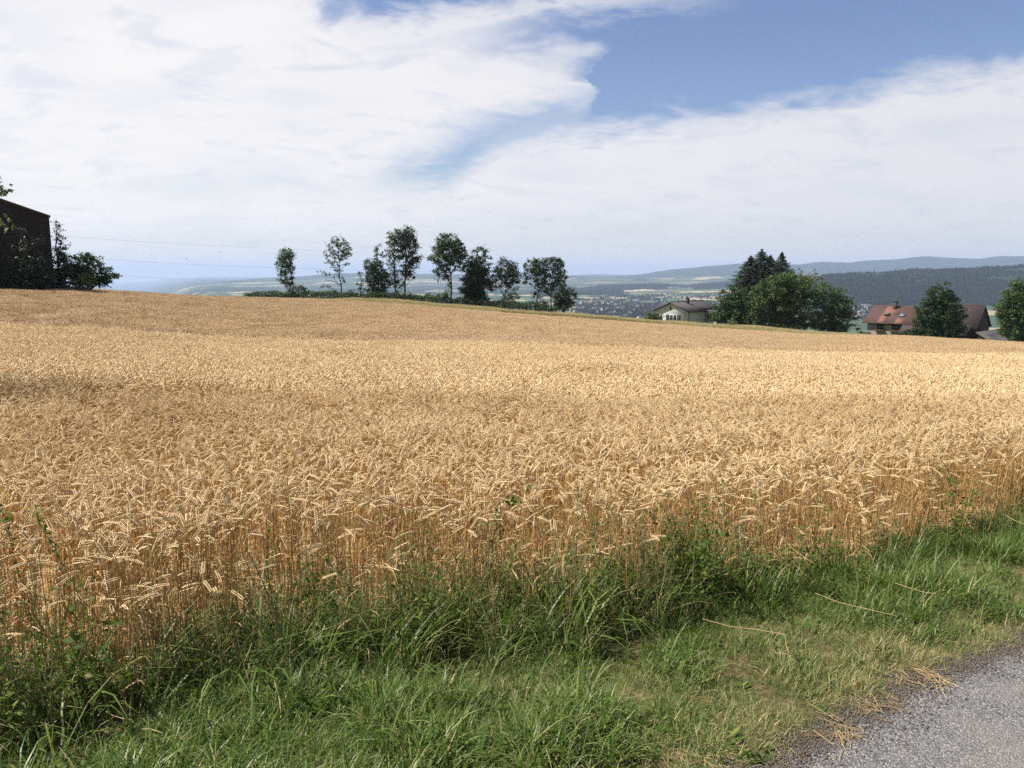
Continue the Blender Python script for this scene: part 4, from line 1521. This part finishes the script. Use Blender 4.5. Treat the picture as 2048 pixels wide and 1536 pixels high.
# ------------------------------------------------------------------ verge grass beyond the wheat
def build_far_verge():
    pr = []
    for k in range(5):
        mb = MB()
        for _ in range(60):
            blade(mb, random.gauss(0, .32), random.gauss(0, .32), random.uniform(.35, .95), .028, 1 if random.random() < .55 else 0, bend=random.uniform(.1, .9))
        c = rng.normal(size=(40, 3)) * np.array([.32, .32, .1]) + np.array([0, 0, .75])
        mb.leaves(c, np.full(40, .07), .3, 1, .4)
        pr.append(mb.build('c', [M['verge_g'], M['verge_d']], link=False))
    n = 22000
    xf = rng.uniform(480, 1850, n)
    t = np.array([ray(a, 640)[0] for a in xf])
    yc = np.interp(t, _ydt, _ydv)
    e = rng.uniform(1.5, 16, n)
    mow = (xf > 1000) & (xf < 1330) & (e < 5)
    y = yc + e
    x = t * y
    ok = ~mow
    x, y, e = x[ok], y[ok], e[ok]
    n = len(x)
    s = rng.uniform(.7, 1.15, n) * (0.45 + .55 * fbm(x / 5, y / 5, 2))
    scatter('verge_grass', pr, np.stack([x, y, ground_z(x, y)], -1), np.stack([0 * x, 0 * x, rng.uniform(0, 6.28, n)], -1), np.stack([s, s, s], -1), rng.integers(0, 5, n),
            'tall half dry grass strip between the far wheat edge and the hedge', 'grass')


M['verge_g'] = leafy('verge_grass_green', (0.20, 0.20, 0.065), (0.32, 0.28, 0.11), .25, .6)
M['verge_d'] = leafy('verge_grass_dry', (0.50, 0.41, 0.21), (0.38, 0.31, 0.15), .25, .6)
build_far_verge()

# ------------------------------------------------------------------ buildings
M['render_wall'] = plain('pale_render_wall', (0.40, 0.395, 0.375), .9, .04, .6)
M['roof_brown'] = roofmat('brown_tile_roof', (0.060, 0.050, 0.048), (0.047, 0.040, 0.039))
M['roof_red'] = roofmat('red_tile_roof', (0.064, 0.027, 0.021), (0.050, 0.022, 0.017))
M['roof_new'] = roofmat('newer_orange_tiles', (0.17, 0.072, 0.043), (0.125, 0.054, 0.034))
M['roof_dark'] = roofmat('dark_tile_roof', (0.037, 0.021, 0.0185), (0.029, 0.017, 0.0155))
M['trim'] = plain('dark_timber', (0.05, 0.035, 0.027), .8, .1, 3)
M['wood'] = plain('brown_boards', (0.045, 0.028, 0.022), .85, .15, 2)
M['shutter'] = plain('dark_shutter', (0.022, 0.032, 0.036), .6, .1, 4)
M['white'] = plain('white_paint', (0.75, 0.74, 0.72), .6, .04, 3)
M['glass'] = plain('window_glass', (0.02, 0.025, 0.03), .08, .1, 1, spec=.6)
M['skyglass'] = plain('skylight_glass', (0.12, 0.16, 0.20), .12, .1, 1, spec=.9)
M['metal'] = plain('grey_metal', (0.20, 0.20, 0.21), .5, .1, 5)
M['stone'] = plain('farm_plaster', (0.20, 0.175, 0.15), .9, .10, .8)
M['flower'] = plain('window_flowers', (0.035, 0.045, 0.018), .8, .1, 9, c2=(0.09, 0.02, 0.018))


def slab(mb, p, q, r, s, th, mi=0):
    """thick quad p,q,r,s (upper face) with thickness th downwards along its normal"""
    p, q, r, s = [Vector(a) for a in (p, q, r, s)]
    n = (q - p).cross(s - p).normalized()
    if n.z < 0:
        n = -n
    lo = [a - n * th for a in (p, q, r, s)]
    v = [tuple(a) for a in (p, q, r, s)] + [tuple(a) for a in lo]
    return mb.add(v, [(0, 1, 2, 3), (7, 6, 5, 4), (0, 4, 5, 1), (1, 5, 6, 2), (2, 6, 7, 3), (3, 7, 4, 0)], mi)


def gable_roof(root, W, L, eave, ridge, mt, oh=.6, ov=.6, th=.22, name='roof', y0=0.0, ridge_mat=None):
    """ridge along local y from y0-ov to y0+L+ov, eaves at x=+-(W/2+oh)"""
    k = (ridge - eave) / (W / 2)
    ze = eave - k * oh
    a, b = y0 - ov, y0 + L + ov
    xs = W / 2 + oh
    mb = MB()
    slab(mb, (-xs, a, ze), (-.0, a, ridge), (-.0, b, ridge), (-xs, b, ze), th)
    slab(mb, (xs, a, ze), (xs, b, ze), (.0, b, ridge), (.0, a, ridge), th)
    o = mb.build(name, mt, root)
    cap = MB()
    cap.tube([(0, a - .01, ridge + .0), (0, b + .01, ridge + .0)], .13, 6)
    cap.build('ridge_tiles', ridge_mat or mt, o)
    for yy in (a - .04, b + .0):
        vb = MB()
        for sg in (-1, 1):
            slab(vb, (0, yy, ridge + .03), (0, yy + .04, ridge + .03), (sg * (xs + .02), yy + .04, ze + .03), (sg * (xs + .02), yy, ze + .03), .26)
        vb.build('verge_board', M['trim'], o)
    return o, k, ze


def gable_walls(W, L, eave, ridge, base, y0=0.0, drop=.06):
    e, r = eave - drop - .2, ridge - drop - .2
    h = W / 2
    v = [(-h, y0, base), (h, y0, base), (h, y0 + L, base), (-h, y0 + L, base), (-h, y0, e), (h, y0, e), (h, y0 + L, e), (-h, y0 + L, e), (0, y0, r), (0, y0 + L, r)]
    mb = MB()
    mb.add(v, [(0, 1, 5, 4), (1, 2, 6, 5), (2, 3, 7, 6), (3, 0, 4, 7), (4, 5, 9 - 1 + 0, 4)][:4])
    mb.add(v, [(4, 5, 8), (6, 7, 9)])
    return mb


def window(root, c, w, h, nx, shutters=0, sill=True, name='window', mull=1, fm='white', flowers=False, ground=None):
    """c centre on the wall, nx outward normal (unit x/y vector) in the building's frame"""
    n = Vector((nx[0], nx[1], 0))
    s = Vector((-n.y, n.x, 0))
    c = Vector(c)

    def bx(mb, u0, u1, d0, d1, z0, z1):
        v = [tuple(c + s * u + n * d + Vector((0, 0, z))) for z in (z0, z1) for d in (d0, d1) for u in (u0, u1)]
        mb.add(v, [(0, 2, 3, 1), (4, 5, 7, 6), (0, 1, 5, 4), (2, 6, 7, 3), (0, 4, 6, 2), (1, 3, 7, 5)])
    fr = MB()
    t = .07
    bx(fr, -w / 2, w / 2, 0, .06, h / 2 - t, h / 2)
    bx(fr, -w / 2, w / 2, 0, .06, -h / 2, -h / 2 + t)
    bx(fr, -w / 2, -w / 2 + t, 0, .057, -h / 2 + t, h / 2 - t)
    bx(fr, w / 2 - t, w / 2, 0, .057, -h / 2 + t, h / 2 - t)
    for k in range(mull):
        u = -w / 2 + w * (k + 1) / (mull + 1)
        bx(fr, u - t / 2, u + t / 2, 0, .055, -h / 2 + t, h / 2 - t)
    o = fr.build(name, M[fm], root)
    g = MB()
    bx(g, -w / 2 + t * .5, w / 2 - t * .5, .004, .02, -h / 2 + t * .5, h / 2 - t * .5)
    g.build('pane', M['glass'], o)
    for k in range(shutters):
        sg = (-1, 1)[k]
        sh = MB()
        bx(sh, sg * (w / 2 + .02) if sg > 0 else -(w / 2 + .02) - w * .5, sg * (w / 2 + .02) + w * .5 if sg > 0 else -(w / 2 + .02), .0, .05, -h / 2, h / 2)
        for q in range(6):
            z = -h / 2 + h * (q + .5) / 6
            bx(sh, (sg * (w / 2 + .06) if sg > 0 else -(w / 2 + .06) - w * .42), (sg * (w / 2 + .06) + w * .42 if sg > 0 else -(w / 2 + .06)), .05, .065, z - h * .05, z + h * .05)
        sh.build('shutter', M['shutter'], o)
    if sill:
        sl = MB()
        bx(sl, -w / 2 - .08, w / 2 + .08, 0, .16, -h / 2 - .10, -h / 2 - .003)
        sl.build('sill', M[fm], o)
    if flowers:
        fl = MB()
        bx(fl, -w / 2 - .3, w / 2 + .3, .17, .45, -h / 2 - .45, -h / 2 - .12)
        cc = rng.uniform(-1, 1, (90, 3)) * np.array([w / 2 + .35, .2, .3])
        q = np.array([list(c + s * float(a) + n * (.32 + float(b_)) + Vector((0, 0, -h / 2 - .15 + float(z)))) for a, b_, z in cc])
        fl.leaves(q, np.full(90, .2), .2)
        fl.build('flower_box', M['flower'], o)
    return o


# pale bungalow ------------------------------------------------------
def bungalow():
    Yp = 170.0
    pk = P(1339.8, 604.4, Yp)
    e2 = Vector((.64, .768, 0))
    rz = math.atan2(e2.y, e2.x) - math.pi / 2
    base_z = gz(pk.x, pk.y) - 3.0
    # root at the foot of the front gable wall, local y along the ridge
    front = Vector((pk.x, pk.y, 0)) + e2 * .7
    root = empty('bungalow', (front.x, front.y, base_z), rz, label='pale rendered bungalow with brown gabled roof at the edge of the wheat', cat='house')
    W, L = 8.2, 15.0
    ridge = pk.z - base_z
    eave = ridge - 1.72
    gable_walls(W, L, eave, ridge, 0).build('wall', M['render_wall'], root)
    ro, k, ze = gable_roof(root, W, L, eave, ridge, M['roof_brown'], .55, .5)
    ch = MB()
    ch.box(.55, 1.15, 5.4, 6.2, ridge - 1.2, ridge + .75)
    ch.box(.48, 1.22, 5.33, 6.27, ridge + .75, ridge + .87)
    ch.build('chimney', M['trim'], ro)
    for (x, y, h) in ((0, 1.6, 1.5), (.4, 8.3, 1.2)):
        an = MB()
        an.tube([(x, y, ridge - .1), (x, y, ridge + h)], .035, 5)
        for q in (.75, .9, 1.0):
            an.tube([(x - .35, y, ridge + h * q), (x + .35, y, ridge + h * q)], .02, 4)
        an.build('aerial', M['metal'], ro)
    zw = eave - 1.75
    window(root, (.55, -.004, zw), 1.75, 1.45, (0, -1), 2, mull=1)
    window(root, (-2.75, -.004, zw), 1.35, 1.45, (0, -1), 1, mull=1)
    window(root, (-.15, -.004, ridge - 1.35), .32, .75, (0, -1), 0, sill=False, mull=0, fm='trim')
    window(root, (W / 2 + .004, 5.7, zw + .35), .9, .95, (1, 0), 0, mull=1)
    # covered corner at the far end: posts, a parapet and a lean of roof over it
    mb = MB()
    mb.box(W / 2 + .005, W / 2 + 2.4, 8.4, 15.0, 0, eave - 2.75)
    mb.build('terrace', M['render_wall'], root)
    for y in (8.5, 11.6, 14.7):
        MB().box(W / 2 + 2.15, W / 2 + 2.35, y, y + .2, eave - 2.75, eave - .55).build('post', M['render_wall'], root)
    pr = MB()
    pr.box(W / 2 + 2.2, W / 2 + 2.3, 8.7, 14.7, eave - 2.74, eave - 1.75)
    pr.build('balustrade', M['render_wall'], root)
    sr = MB()
    slab(sr, (W / 2 + .50, 8.0, ze + .04), (W / 2 + 2.9, 8.0, ze - .45), (W / 2 + 2.9, 15.6, ze - .45), (W / 2 + .50, 15.6, ze + .04), .18)
    sr.build('porch_roof', M['roof_brown'], root)
    window(root, (W / 2 + .004, 10.0, zw), 1.5, 1.5, (1, 0), 0, mull=1, fm='trim')
    window(root, (W / 2 + .004, 13.2, zw), 1.5, 1.5, (1, 0), 0, mull=1, fm='trim')
    for y in (0.08, 8.2):
        MB().tube([(W / 2 + .06, y, ze), (W / 2 + .06, y, 0)], .05, 6).build('downpipe', M['trim'], root)


bungalow()


# farmhouse and barn ---------------------------------------------------
def farm():
    Yl = 192.0
    rl = P(1746, 611.6, Yl)                 # left end of the ridge
    b = R(44)
    e2 = Vector((math.cos(b), -math.sin(b), 0))
    rz = math.atan2(e2.y, e2.x) - math.pi / 2
    H, Wd = 9.2, 11.0
    base = rl.z - H
    org = Vector((rl.x, rl.y, 0)) + e2 * .9
    root = empty('farmhouse', (org.x, org.y, base), rz, label='farmhouse with red tiled roof, chimney and two skylights beside the big dark tree', cat='house')
    # local: y along ridge (to the right), camera side is local +x ... check below
    ridge, eave = H, H - 3.27
    L = 13.2
    gable_walls(Wd, L, eave, ridge, -3).build('wall', M['stone'], root)
    ro, k, ze = gable_roof(root, Wd, L, eave, ridge, M['roof_red'], .9, .9, ridge_mat=M['roof_new'])
    sgn = 1.0                               # local +x faces the viewer

    def on_roof(u, y, lift=0.0):            # u: horizontal distance from the ridge
        return (sgn * u, y, ridge - k * u + lift)

    def patch(u0, u1, y0, y1, name, mt, lift=.03, th=.03, parent=ro):
        mb = MB()
        slab(mb, on_roof(u0, y0, lift), on_roof(u0, y1, lift), on_roof(u1, y1, lift), on_roof(u1, y0, lift), th)
        return mb.build(name, mt, parent)
    patch(.2, 3.3, 2.6, 6.0, 'newer_tiles', M['roof_new'])
    patch(3.3, 6.2, 2.4, 4.3, 'newer_tiles', M['roof_new'])
    patch(4.4, 6.2, 6.3, 8.2, 'newer_tiles', M['roof_new'])
    for (y, tilt) in ((3.0, .45), (6.5, .08)):
        f = MB()
        p = [on_roof(2.75, y, .12), on_roof(2.75, y + 1.25, .12), on_roof(3.95, y + 1.25, .12 + tilt), on_roof(3.95, y, .12 + tilt)]
        slab(f, *p, .12)
        o = f.build('skylight', M['trim'], ro)
        g = MB()
        p = [on_roof(2.85, y + .1, .145), on_roof(2.85, y + 1.15, .145), on_roof(3.85, y + 1.15, .145 + tilt * .93), on_roof(3.85, y + .1, .145 + tilt * .93)]
        slab(g, *p, .02)
        g.build('pane', M['skyglass'], o)
    ch = MB()
    ch.box(.35, 1.15, 4.1, 4.95, ridge - 1.6, ridge + 1.15)
    ch.box(.27, 1.23, 4.02, 5.03, ridge + 1.15, ridge + 1.3)
    ch.build('chimney', M['trim'], ro)
    wx = Wd / 2 + .004
    for (y, w) in ((3.0, 1.6), (6.6, 2.0)):
        window(root, (wx, y, eave - 1.45), w, 1.2, (1, 0), 0, mull=1, fm='trim', flowers=True)
    for y in (4.3, 7.4, 9.4):
        window(root, (wx, y, eave - 4.0), 1.0, 1.2, (1, 0), 0, mull=1, fm='trim')
    # upper band of boards under the eaves
    bd = MB()
    bd.box(Wd / 2 + .002, Wd / 2 + .05, .02, L - .02, eave - .95, eave - .3)
    bd.build('board_cladding', M['wood'], root)
    # lean-to roof by the door
    ln = MB()
    slab(ln, (Wd / 2 + .06, 8.3, eave - .3), (Wd / 2 + .06, L, eave - .3), (Wd / 2 + 4.0, L, eave - 2.3), (Wd / 2 + 4.0, 8.3, eave - 2.3), .2)
    ln.build('lean_to_roof', M['roof_dark'], root)
    for y in (8.6, L - .3):
        MB().box(Wd / 2 + 3.4, Wd / 2 + 3.6, y, y + .2, -3, eave - 2.2).build('post', M['wood'], root)
    # barn joined to the right end but a building of its own
    H2 = H + .75
    W2, L2 = 12.6, 9.0
    bo = org + e2 * (L + .95)
    br = empty('barn', (bo.x, bo.y, base), rz, label='brown tiled barn with dark gable between the big dark tree and the right edge', cat='barn')
    r2 = H2
    ev2 = r2 - 4.6
    gable_walls(W2, L2, ev2, r2, -4).build('wall', M['wood'], br)
    ro2, k2, ze2 = gable_roof(br, W2, L2, ev2, r2, M['roof_dark'], .5, .35, ridge_mat=M['roof_red'])
    g = MB()
    slab(g, (W2 / 2 + .3, 2.0, ev2 + .5), (W2 / 2 + .3, L2 - .5, ev2 + .5), (W2 / 2 + 4.6, L2 - .5, ev2 - 1.6), (W2 / 2 + 4.6, 2.0, ev2 - 1.6), .2)
    g.build('side_roof', M['roof_dark'], br)
    dr = MB()
    dr.box(-1.7, 1.7, L2 + .004, L2 + .09, -2.5, 2.2)
    dr.build('door', M['trim'], br)


farm()


def shed():
    A, B = P(1951.7, 664, 168), P(2003, 657, 176)
    C, D = P(2062, 692, 164), P(1990, 688, 156)
    base = Vector((D.x, D.y, min(D.z, C.z) - 3.2))
    root = empty('shed', base, label='low shed with a broad brown roof in front of the barn at the right edge', cat='shed')
    q = [p - base for p in (A, B, C, D)]
    mb = MB()
    slab(mb, q[0], q[1], q[2], q[3], .22)
    # far slope of the roof
    off = (q[1] - q[0])
    far = [q[1] + Vector((off.x * .5, off.y * .9, -2.0)), q[2] + Vector((off.x * .5, off.y * .9, -2.0))]
    slab(mb, q[1], far[0], far[1], q[2], .22)
    mb.build('roof', M['roof_brown'], root)
    w = MB()
    cc = (q[0] + q[1] + q[2] + q[3]) / 4
    top = [p.lerp(cc, .1) - Vector((0, 0, .3)) for p in q]
    lo = [Vector((p.x, p.y, -1.5)) for p in top]
    v = [tuple(p) for p in lo + top]
    w.add(v, [(0, 1, 5, 4), (1, 2, 6, 5), (2, 3, 7, 6), (3, 0, 4, 7)])
    w.build('wall', M['wood'], root)


shed()


# dark barn on the left -------------------------------------------------
def board_mat():
    m, T, o = mat('dark_vertical_boards')
    tc = T.new('ShaderNodeTexCoord')
    w = T.new('ShaderNodeTexWave', wave_type='BANDS', bands_direction='X')
    T.put(w.inputs['Vector'], tc.outputs['Object'])
    w.inputs['Scale'].default_value = 1.6
    n = T.noise(tc.outputs['Object'], 1.4, 5, .6)
    c = T.mix(T.smooth(n, .3, .7), (0.006, 0.0045, 0.005), (0.010, 0.0075, 0.008))
    c = T.mix(T.smooth(w.outputs['Fac'], .0, .12, 1, 0), c, (0.008, 0.006, 0.005))
    p = T.new('ShaderNodeBsdfPrincipled')
    T.put(p.inputs['Base Color'], c)
    p.inputs['Roughness'].default_value = .9
    T.l.new(p.outputs[0], o.inputs[0])
    return m


def big_barn():
    Y = 82.0
    c = P(98, 432, Y)                        # right eave corner of the gable wall
    W, L, yaw = 19.0, 24.0, R(36)
    al, s0 = ray(0, 398)                     # where the roof line leaves the picture
    cx_, sy_ = math.cos(yaw), math.sin(yaw)
    # point of the gable plane on that line of sight
    d = (c.x - al * c.y) / (cx_ - al * sy_)
    slope = ((EYE + s0 * (c.y - d * sy_)) - c.z) / d
    base = gz(c.x, c.y) - .5
    root = empty('dark_barn', (c.x - W / 2 * cx_, c.y - W / 2 * sy_, base), yaw, label='big dark brown timber barn cut by the left edge of the picture', cat='barn')
    ev = c.z - base + .05
    rd = ev + slope * W / 2
    gable_walls(W, L, ev, rd, -1, 0, 0).build('wall', board_mat(), root)
    gable_roof(root, W, L, ev, rd, M['roof_dark'], .12, .12, .16)
    d = MB()
    d.box(-2.2, 2.2, -.08, -.004, 0, 4.4)
    d.build('door', M['trim'], root)


big_barn()


# power cables ----------------------------------------------------------
def cable(a, b, c, label):
    (x0, y0, Y0), (x1, y1, Y1), (x2, y2, Y2) = a, b, c
    p0, p1, p2 = P(*a), P(*b), P(*c)
    pts = []
    for k in range(41):
        t = k / 40 * 1.0
        q = p0 * ((1 - t) * (1 - 2 * t)) + p1 * (4 * t * (1 - t)) + p2 * (t * (2 * t - 1))
        pts.append(q)
    mb = MB()
    mb.tube(pts, .02, 4)
    o = mb.build('power_cable', M['metal'])
    tag(o, label, 'power cable', 'power cables over the far slope')


cable((100, 540, 190), (560, 566, 215), (980, 566, 240), 'lowest and darkest power cable crossing the hazy hill')
cable((90, 505, 200), (480, 533, 250), (980, 545, 330), 'middle faint power cable over the far slope')
cable((90, 468, 230), (480, 494, 300), (980, 515, 400), 'highest and faintest power cable over the far slope')


def bird(xf, yf, Y, label, s=.5):
    p = P(xf, yf, Y)
    root = empty('bird', p, R(25), label=label, cat='bird', group='birds over the field')
    mb = MB()
    v, f = [], []
    prof = [(-.30, .01), (-.2, .05), (-.05, .075), (.1, .06), (.18, .045), (.24, .04), (.30, .008)]
    n = 8
    for x, r_ in prof:
        for k in range(n):
            t = 6.283 * k / n
            v.append((x * s, r_ * math.cos(t) * s, r_ * math.sin(t) * s))
    for i in range(len(prof) - 1):
        for k in range(n):
            f.append((i * n + k, i * n + (k + 1) % n, (i + 1) * n + (k + 1) % n, (i + 1) * n + k))
    mb.add(v, f)
    for sg in (-1, 1):
        mb.add([(.1 * s, sg * .05 * s, .03 * s), (-.08 * s, sg * .05 * s, .03 * s), (-.05 * s, sg * .35 * s, .16 * s), (.1 * s, sg * .35 * s, .17 * s), (-.08 * s, sg * .7 * s, .10 * s)], [(0, 1, 2, 3)])
        mb.add([(-.05 * s, sg * .35 * s, .16 * s), (.1 * s, sg * .35 * s, .17 * s), (-.08 * s, sg * .7 * s, .10 * s)], [(0, 1, 2)])
    mb.build('body', M['trim'], root)


bird(440, 504, 120, 'tiny dark bird in the sky, higher of the two between barn and tree row')
bird(373, 517, 130, 'tiny dark bird in the sky, lower of the two between barn and tree row')


# near tree outside the left edge: a twig reaches in and its shade falls on the wheat
def near_tree():
    bx, by = -10.9, 10.4
    root = empty('roadside_tree', (bx, by, gz(bx, by)), label='tree beyond the left edge of which only leafy twigs reach in', cat='tree')
    mb = MB()
    tb = MB()
    tb.tube([(0, 0, -.2), (.1, 0, 1.5), (.0, .1, 3.4), (.2, 0, 5.2)], [.2, .15, .1, .03], 8)
    loc = Vector(root.location)
    tips = []
    for k in range(75):
        u = rng.normal(size=3)
        u /= np.linalg.norm(u)
        c = np.array([0.2, 0, 4.4]) + u * rng.random() ** .4 * np.array([2.2, 2.3, 1.7])
        tips.append(c)
    for c in tips:
        s_ = Vector((0, 0, max(1.3, c[2] - 1.2)))
        tb.tube([s_, s_.lerp(Vector(c), .5) + Vector((0, 0, .1)), Vector(c)], [.03, .02, .005], 4)
        q = c[None] + rng.normal(size=(75, 3)) * .26
        mb.leaves(q, np.full(75, .085), .2, 0, .6)
    for (xf, yf, Y, n) in ((-6, 376, 9.5, 26), (4, 384, 9.5, 9), (10, 376, 9.4, 6), (-8, 448, 9.3, 22), (4, 455, 9.3, 9), (7, 442, 9.4, 5)):
        e = P(xf, yf, Y) - loc
        s_ = Vector((1.6, -.2, e.z + .1))
        tb.tube([s_, s_.lerp(e, .5) + Vector((0, 0, .12)), e], [.018, .011, .003], 5)
        q = np.array(e)[None] + rng.normal(size=(n, 3)) * np.array([.05, .08, .045])
        mb.leaves(q, np.full(n, .075), .2, 0, .6)
    mb.build('crown', M['tree_light'], root)
    tb.build('trunk', M['bark'], root)


near_tree()


# ------------------------------------------------------------------ valley: village, woods
def gable_house_mesh(W, L, h, r, wallm, roofm):
    a = W / 2 + .5
    k = (r - h) / (W / 2)
    mb = MB()
    v = [(-W / 2, -L / 2, -6), (W / 2, -L / 2, -6), (W / 2, L / 2, -6), (-W / 2, L / 2, -6), (-W / 2, -L / 2, h), (W / 2, -L / 2, h), (W / 2, L / 2, h), (-W / 2, L / 2, h), (0, -L / 2, r), (0, L / 2, r)]
    mb.add(v, [(0, 1, 5, 4), (1, 2, 6, 5), (2, 3, 7, 6), (3, 0, 4, 7)], 0)
    mb.add(v, [(4, 5, 8), (6, 7, 9)], 0)
    slab(mb, (-a, -L / 2 - .5, h - .5 * k + .3), (0, -L / 2 - .5, r + .3), (0, L / 2 + .5, r + .3), (-a, L / 2 + .5, h - .5 * k + .3), .3, 1)
    slab(mb, (a, -L / 2 - .5, h - .5 * k + .3), (a, L / 2 + .5, h - .5 * k + .3), (0, L / 2 + .5, r + .3), (0, -L / 2 - .5, r + .3), .3, 1)
    for sg in (-1, 1):                       # windows
        for yy in np.arange(-L / 2 + 1.5, L / 2 - 1, 3.2):
            mb.box(sg * W / 2 - .02, sg * W / 2 + .04, yy, yy + 1.3, h - 2.2, h - .8, 2)
    mb.box(.6, 1.4, L * .15, L * .15 + .8, r - 1.2, r + 1.2, 0)
    return mb.mesh('house', [wallm, roofm, M['glass']])


def village():
    wl = [plain('house_wall_white', (0.42, 0.41, 0.39), .9, .05, .3), plain('house_wall_cream', (0.33, 0.30, 0.25), .9, .05, .3), plain('house_wall_grey', (0.22, 0.22, 0.23), .9, .05, .3)]
    rf = [plain('house_roof_red', (0.14, 0.06, 0.045), .9, .1, .5), plain('house_roof_brown', (0.09, 0.06, 0.05), .9, .1, .5), plain('house_roof_grey', (0.08, 0.08, 0.09), .9, .1, .5)]
    ms = [gable_house_mesh(9, 12, 5.5, 9, wl[0], rf[0]), gable_house_mesh(10, 14, 6, 10, wl[1], rf[1]), gable_house_mesh(9, 11, 6, 9.5, wl[2], rf[0]),
          gable_house_mesh(12, 20, 6.5, 10.5, wl[0], rf[2]), gable_house_mesh(16, 34, 7, 10, wl[0], rf[2]), gable_house_mesh(10, 13, 6, 10, wl[1], rf[0])]
    spots = []
    # (n, x0, x1, y0, y1, label, group, sizes)
    sets = [
        (200, 1148, 1330, 606, 640, 'village by bungalow', 'village houses on the valley floor', 5),
        (26, 1180, 1330, 592, 607, 'fields behind village', 'farmsteads behind the village', 6),
        (38, 1708, 1760, 614, 640, 'gap left of farmhouse', 'houses in the valley gap beside the farmhouse', 5),
        (20, 1690, 1860, 556, 566, 'hillside above farmhouse', 'houses on the wooded hillside', 4),
    ]
    for (n, x0, x1, y0, y1, lab, grp, mx) in sets:
        for k in range(n):
            xf = random.uniform(x0, x1)
            yf = y0 + (y1 - y0) * random.random() ** .9
            p = hit(xf, yf, y0=1200)
            if p.y < 1300:
                continue
            m = ms[random.randrange(mx)]
            o = bpy.data.objects.new('house', m)
            COL.objects.link(o)
            o.location = (p.x, p.y, gz(p.x, p.y) + .5)
            o.rotation_euler = (0, 0, random.uniform(0, 3.14))
            s_ = random.uniform(.8, 1.15)
            o.scale = (s_, s_, s_)
            kind = ['white walled red roofed', 'cream walled brown roofed', 'grey walled red roofed', 'long white grey roofed', 'big white flat gabled', 'cream walled red roofed'][ms.index(m)]
            q1 = ('left', 'middle', 'right')[min(2, int(3 * (xf - x0) / (x1 - x0)))]
            q2 = ('farther', 'nearer')[int(yf > (y0 + y1) / 2)]
            tag(o, 'tiny %s house, %s %s part, %s' % (kind, q2, q1, lab), 'house', '%s, %s %s part, %s' % (grp, q2, q1, kind))
            spots.append((p.x, p.y))
    return spots


def woods(spots):
    M['woods'] = leafy('woodland_foliage', (0.006, 0.015, 0.012), (0.014, 0.027, 0.018), .05, .8, None, .1)
    pr = []
    for k in range(6):
        mb = MB()
        n = 130
        u = rng.normal(size=(n, 3))
        u /= np.linalg.norm(u, axis=1)[:, None]
        con = k >= 4
        if con:
            z = rng.random(n)
            c = np.stack([u[:, 0] * 3.2 * (1 - z), u[:, 1] * 3.2 * (1 - z), 2 + z * 14], -1)
        else:
            c = u * rng.random((n, 1)) ** .3 * np.array([4.5, 4.5, 4.2]) + np.array([0, 0, 6.5])
        mb.leaves(c, np.full(n, 2.6), .3, 0, .8, outc=u)
        mb.tube([(0, 0, -2), (0, 0, 5)], [.5, .3], 5, 1)
        pr.append(mb.build('c', [M['woods'], M['bark']], link=False))
    X, Y = [], []
    # garden trees between the houses
    for (x, y) in spots:
        for _ in range(5):
            X.append(x + random.gauss(0, 28))
            Y.append(y + random.gauss(0, 34))
    # copses and tree lines on the valley floor
    for k in range(60):
        p = hit(random.uniform(1100, 1480), random.uniform(586, 640), y0=1200)
        if p.y < 1300:
            continue
        a = random.uniform(0, 3.14)
        L_ = random.uniform(30, 220)
        for _ in range(int(L_ / 4)):
            t = random.uniform(-L_, L_)
            X.append(p.x + math.cos(a) * t + random.gauss(0, 7))
            Y.append(p.y + math.sin(a) * t + random.gauss(0, 7))
    # the wooded hillside to the right and its skyline, and the wooded rise behind the village
    n = 60000
    xf = rng.uniform(1380, 2120, n)
    t = (xf - 1024) / F
    yy = np.exp(rng.uniform(math.log(2700), math.log(4700), n))
    xx = t * yy
    fa = forest_amount(xx, yy)
    nz = fbm(xx / 300, yy / 300, 3)
    ok = (fa > .5) & (nz > .36) & (rng.random(n) < .62)
    X2, Y2 = xx[ok], yy[ok]
    n = 26000
    xf = rng.uniform(1080, 1500, n)
    t = (xf - 1024) / F
    yy = rng.uniform(5300, 7400, n)
    xx = t * yy
    fa = forest_amount(xx, yy)
    ok = (fa > .45) & (rng.random(n) < .8)
    X = np.concatenate([X, X2, xx[ok]])
    Y = np.concatenate([Y, Y2, yy[ok]])
    n = len(X)
    s = rng.uniform(.7, 1.3, n)
    scatter('woodland', pr, np.stack([X, Y, ground_z(X, Y)], -1), np.stack([0 * X, 0 * X, rng.uniform(0, 6.28, n)], -1), np.stack([s, s, s], -1), rng.integers(0, 6, n),
            'far dark woods covering the hillsides across the valley', 'woodland')
    print('wood trees', n)


woods(village())


# ------------------------------------------------------------------ haze
def haze():
    mb = MB()
    S = 44000
    mb.box(-S, S, -S, S, -820, 335)
    m, T, o = mat('valley_haze')
    v = T.new('ShaderNodeVolumePrincipled')
    v.inputs['Color'].default_value = (0.47, 0.585, 0.80, 1)
    v.inputs['Density'].default_value = 0.000060
    v.inputs['Anisotropy'].default_value = 0.1
    T.l.new(v.outputs[0], o.inputs['Volume'])
    ob = mb.build('haze', m)
    tag(ob, 'thin blue summer haze filling the valley air', 'haze', kind='stuff')


haze()
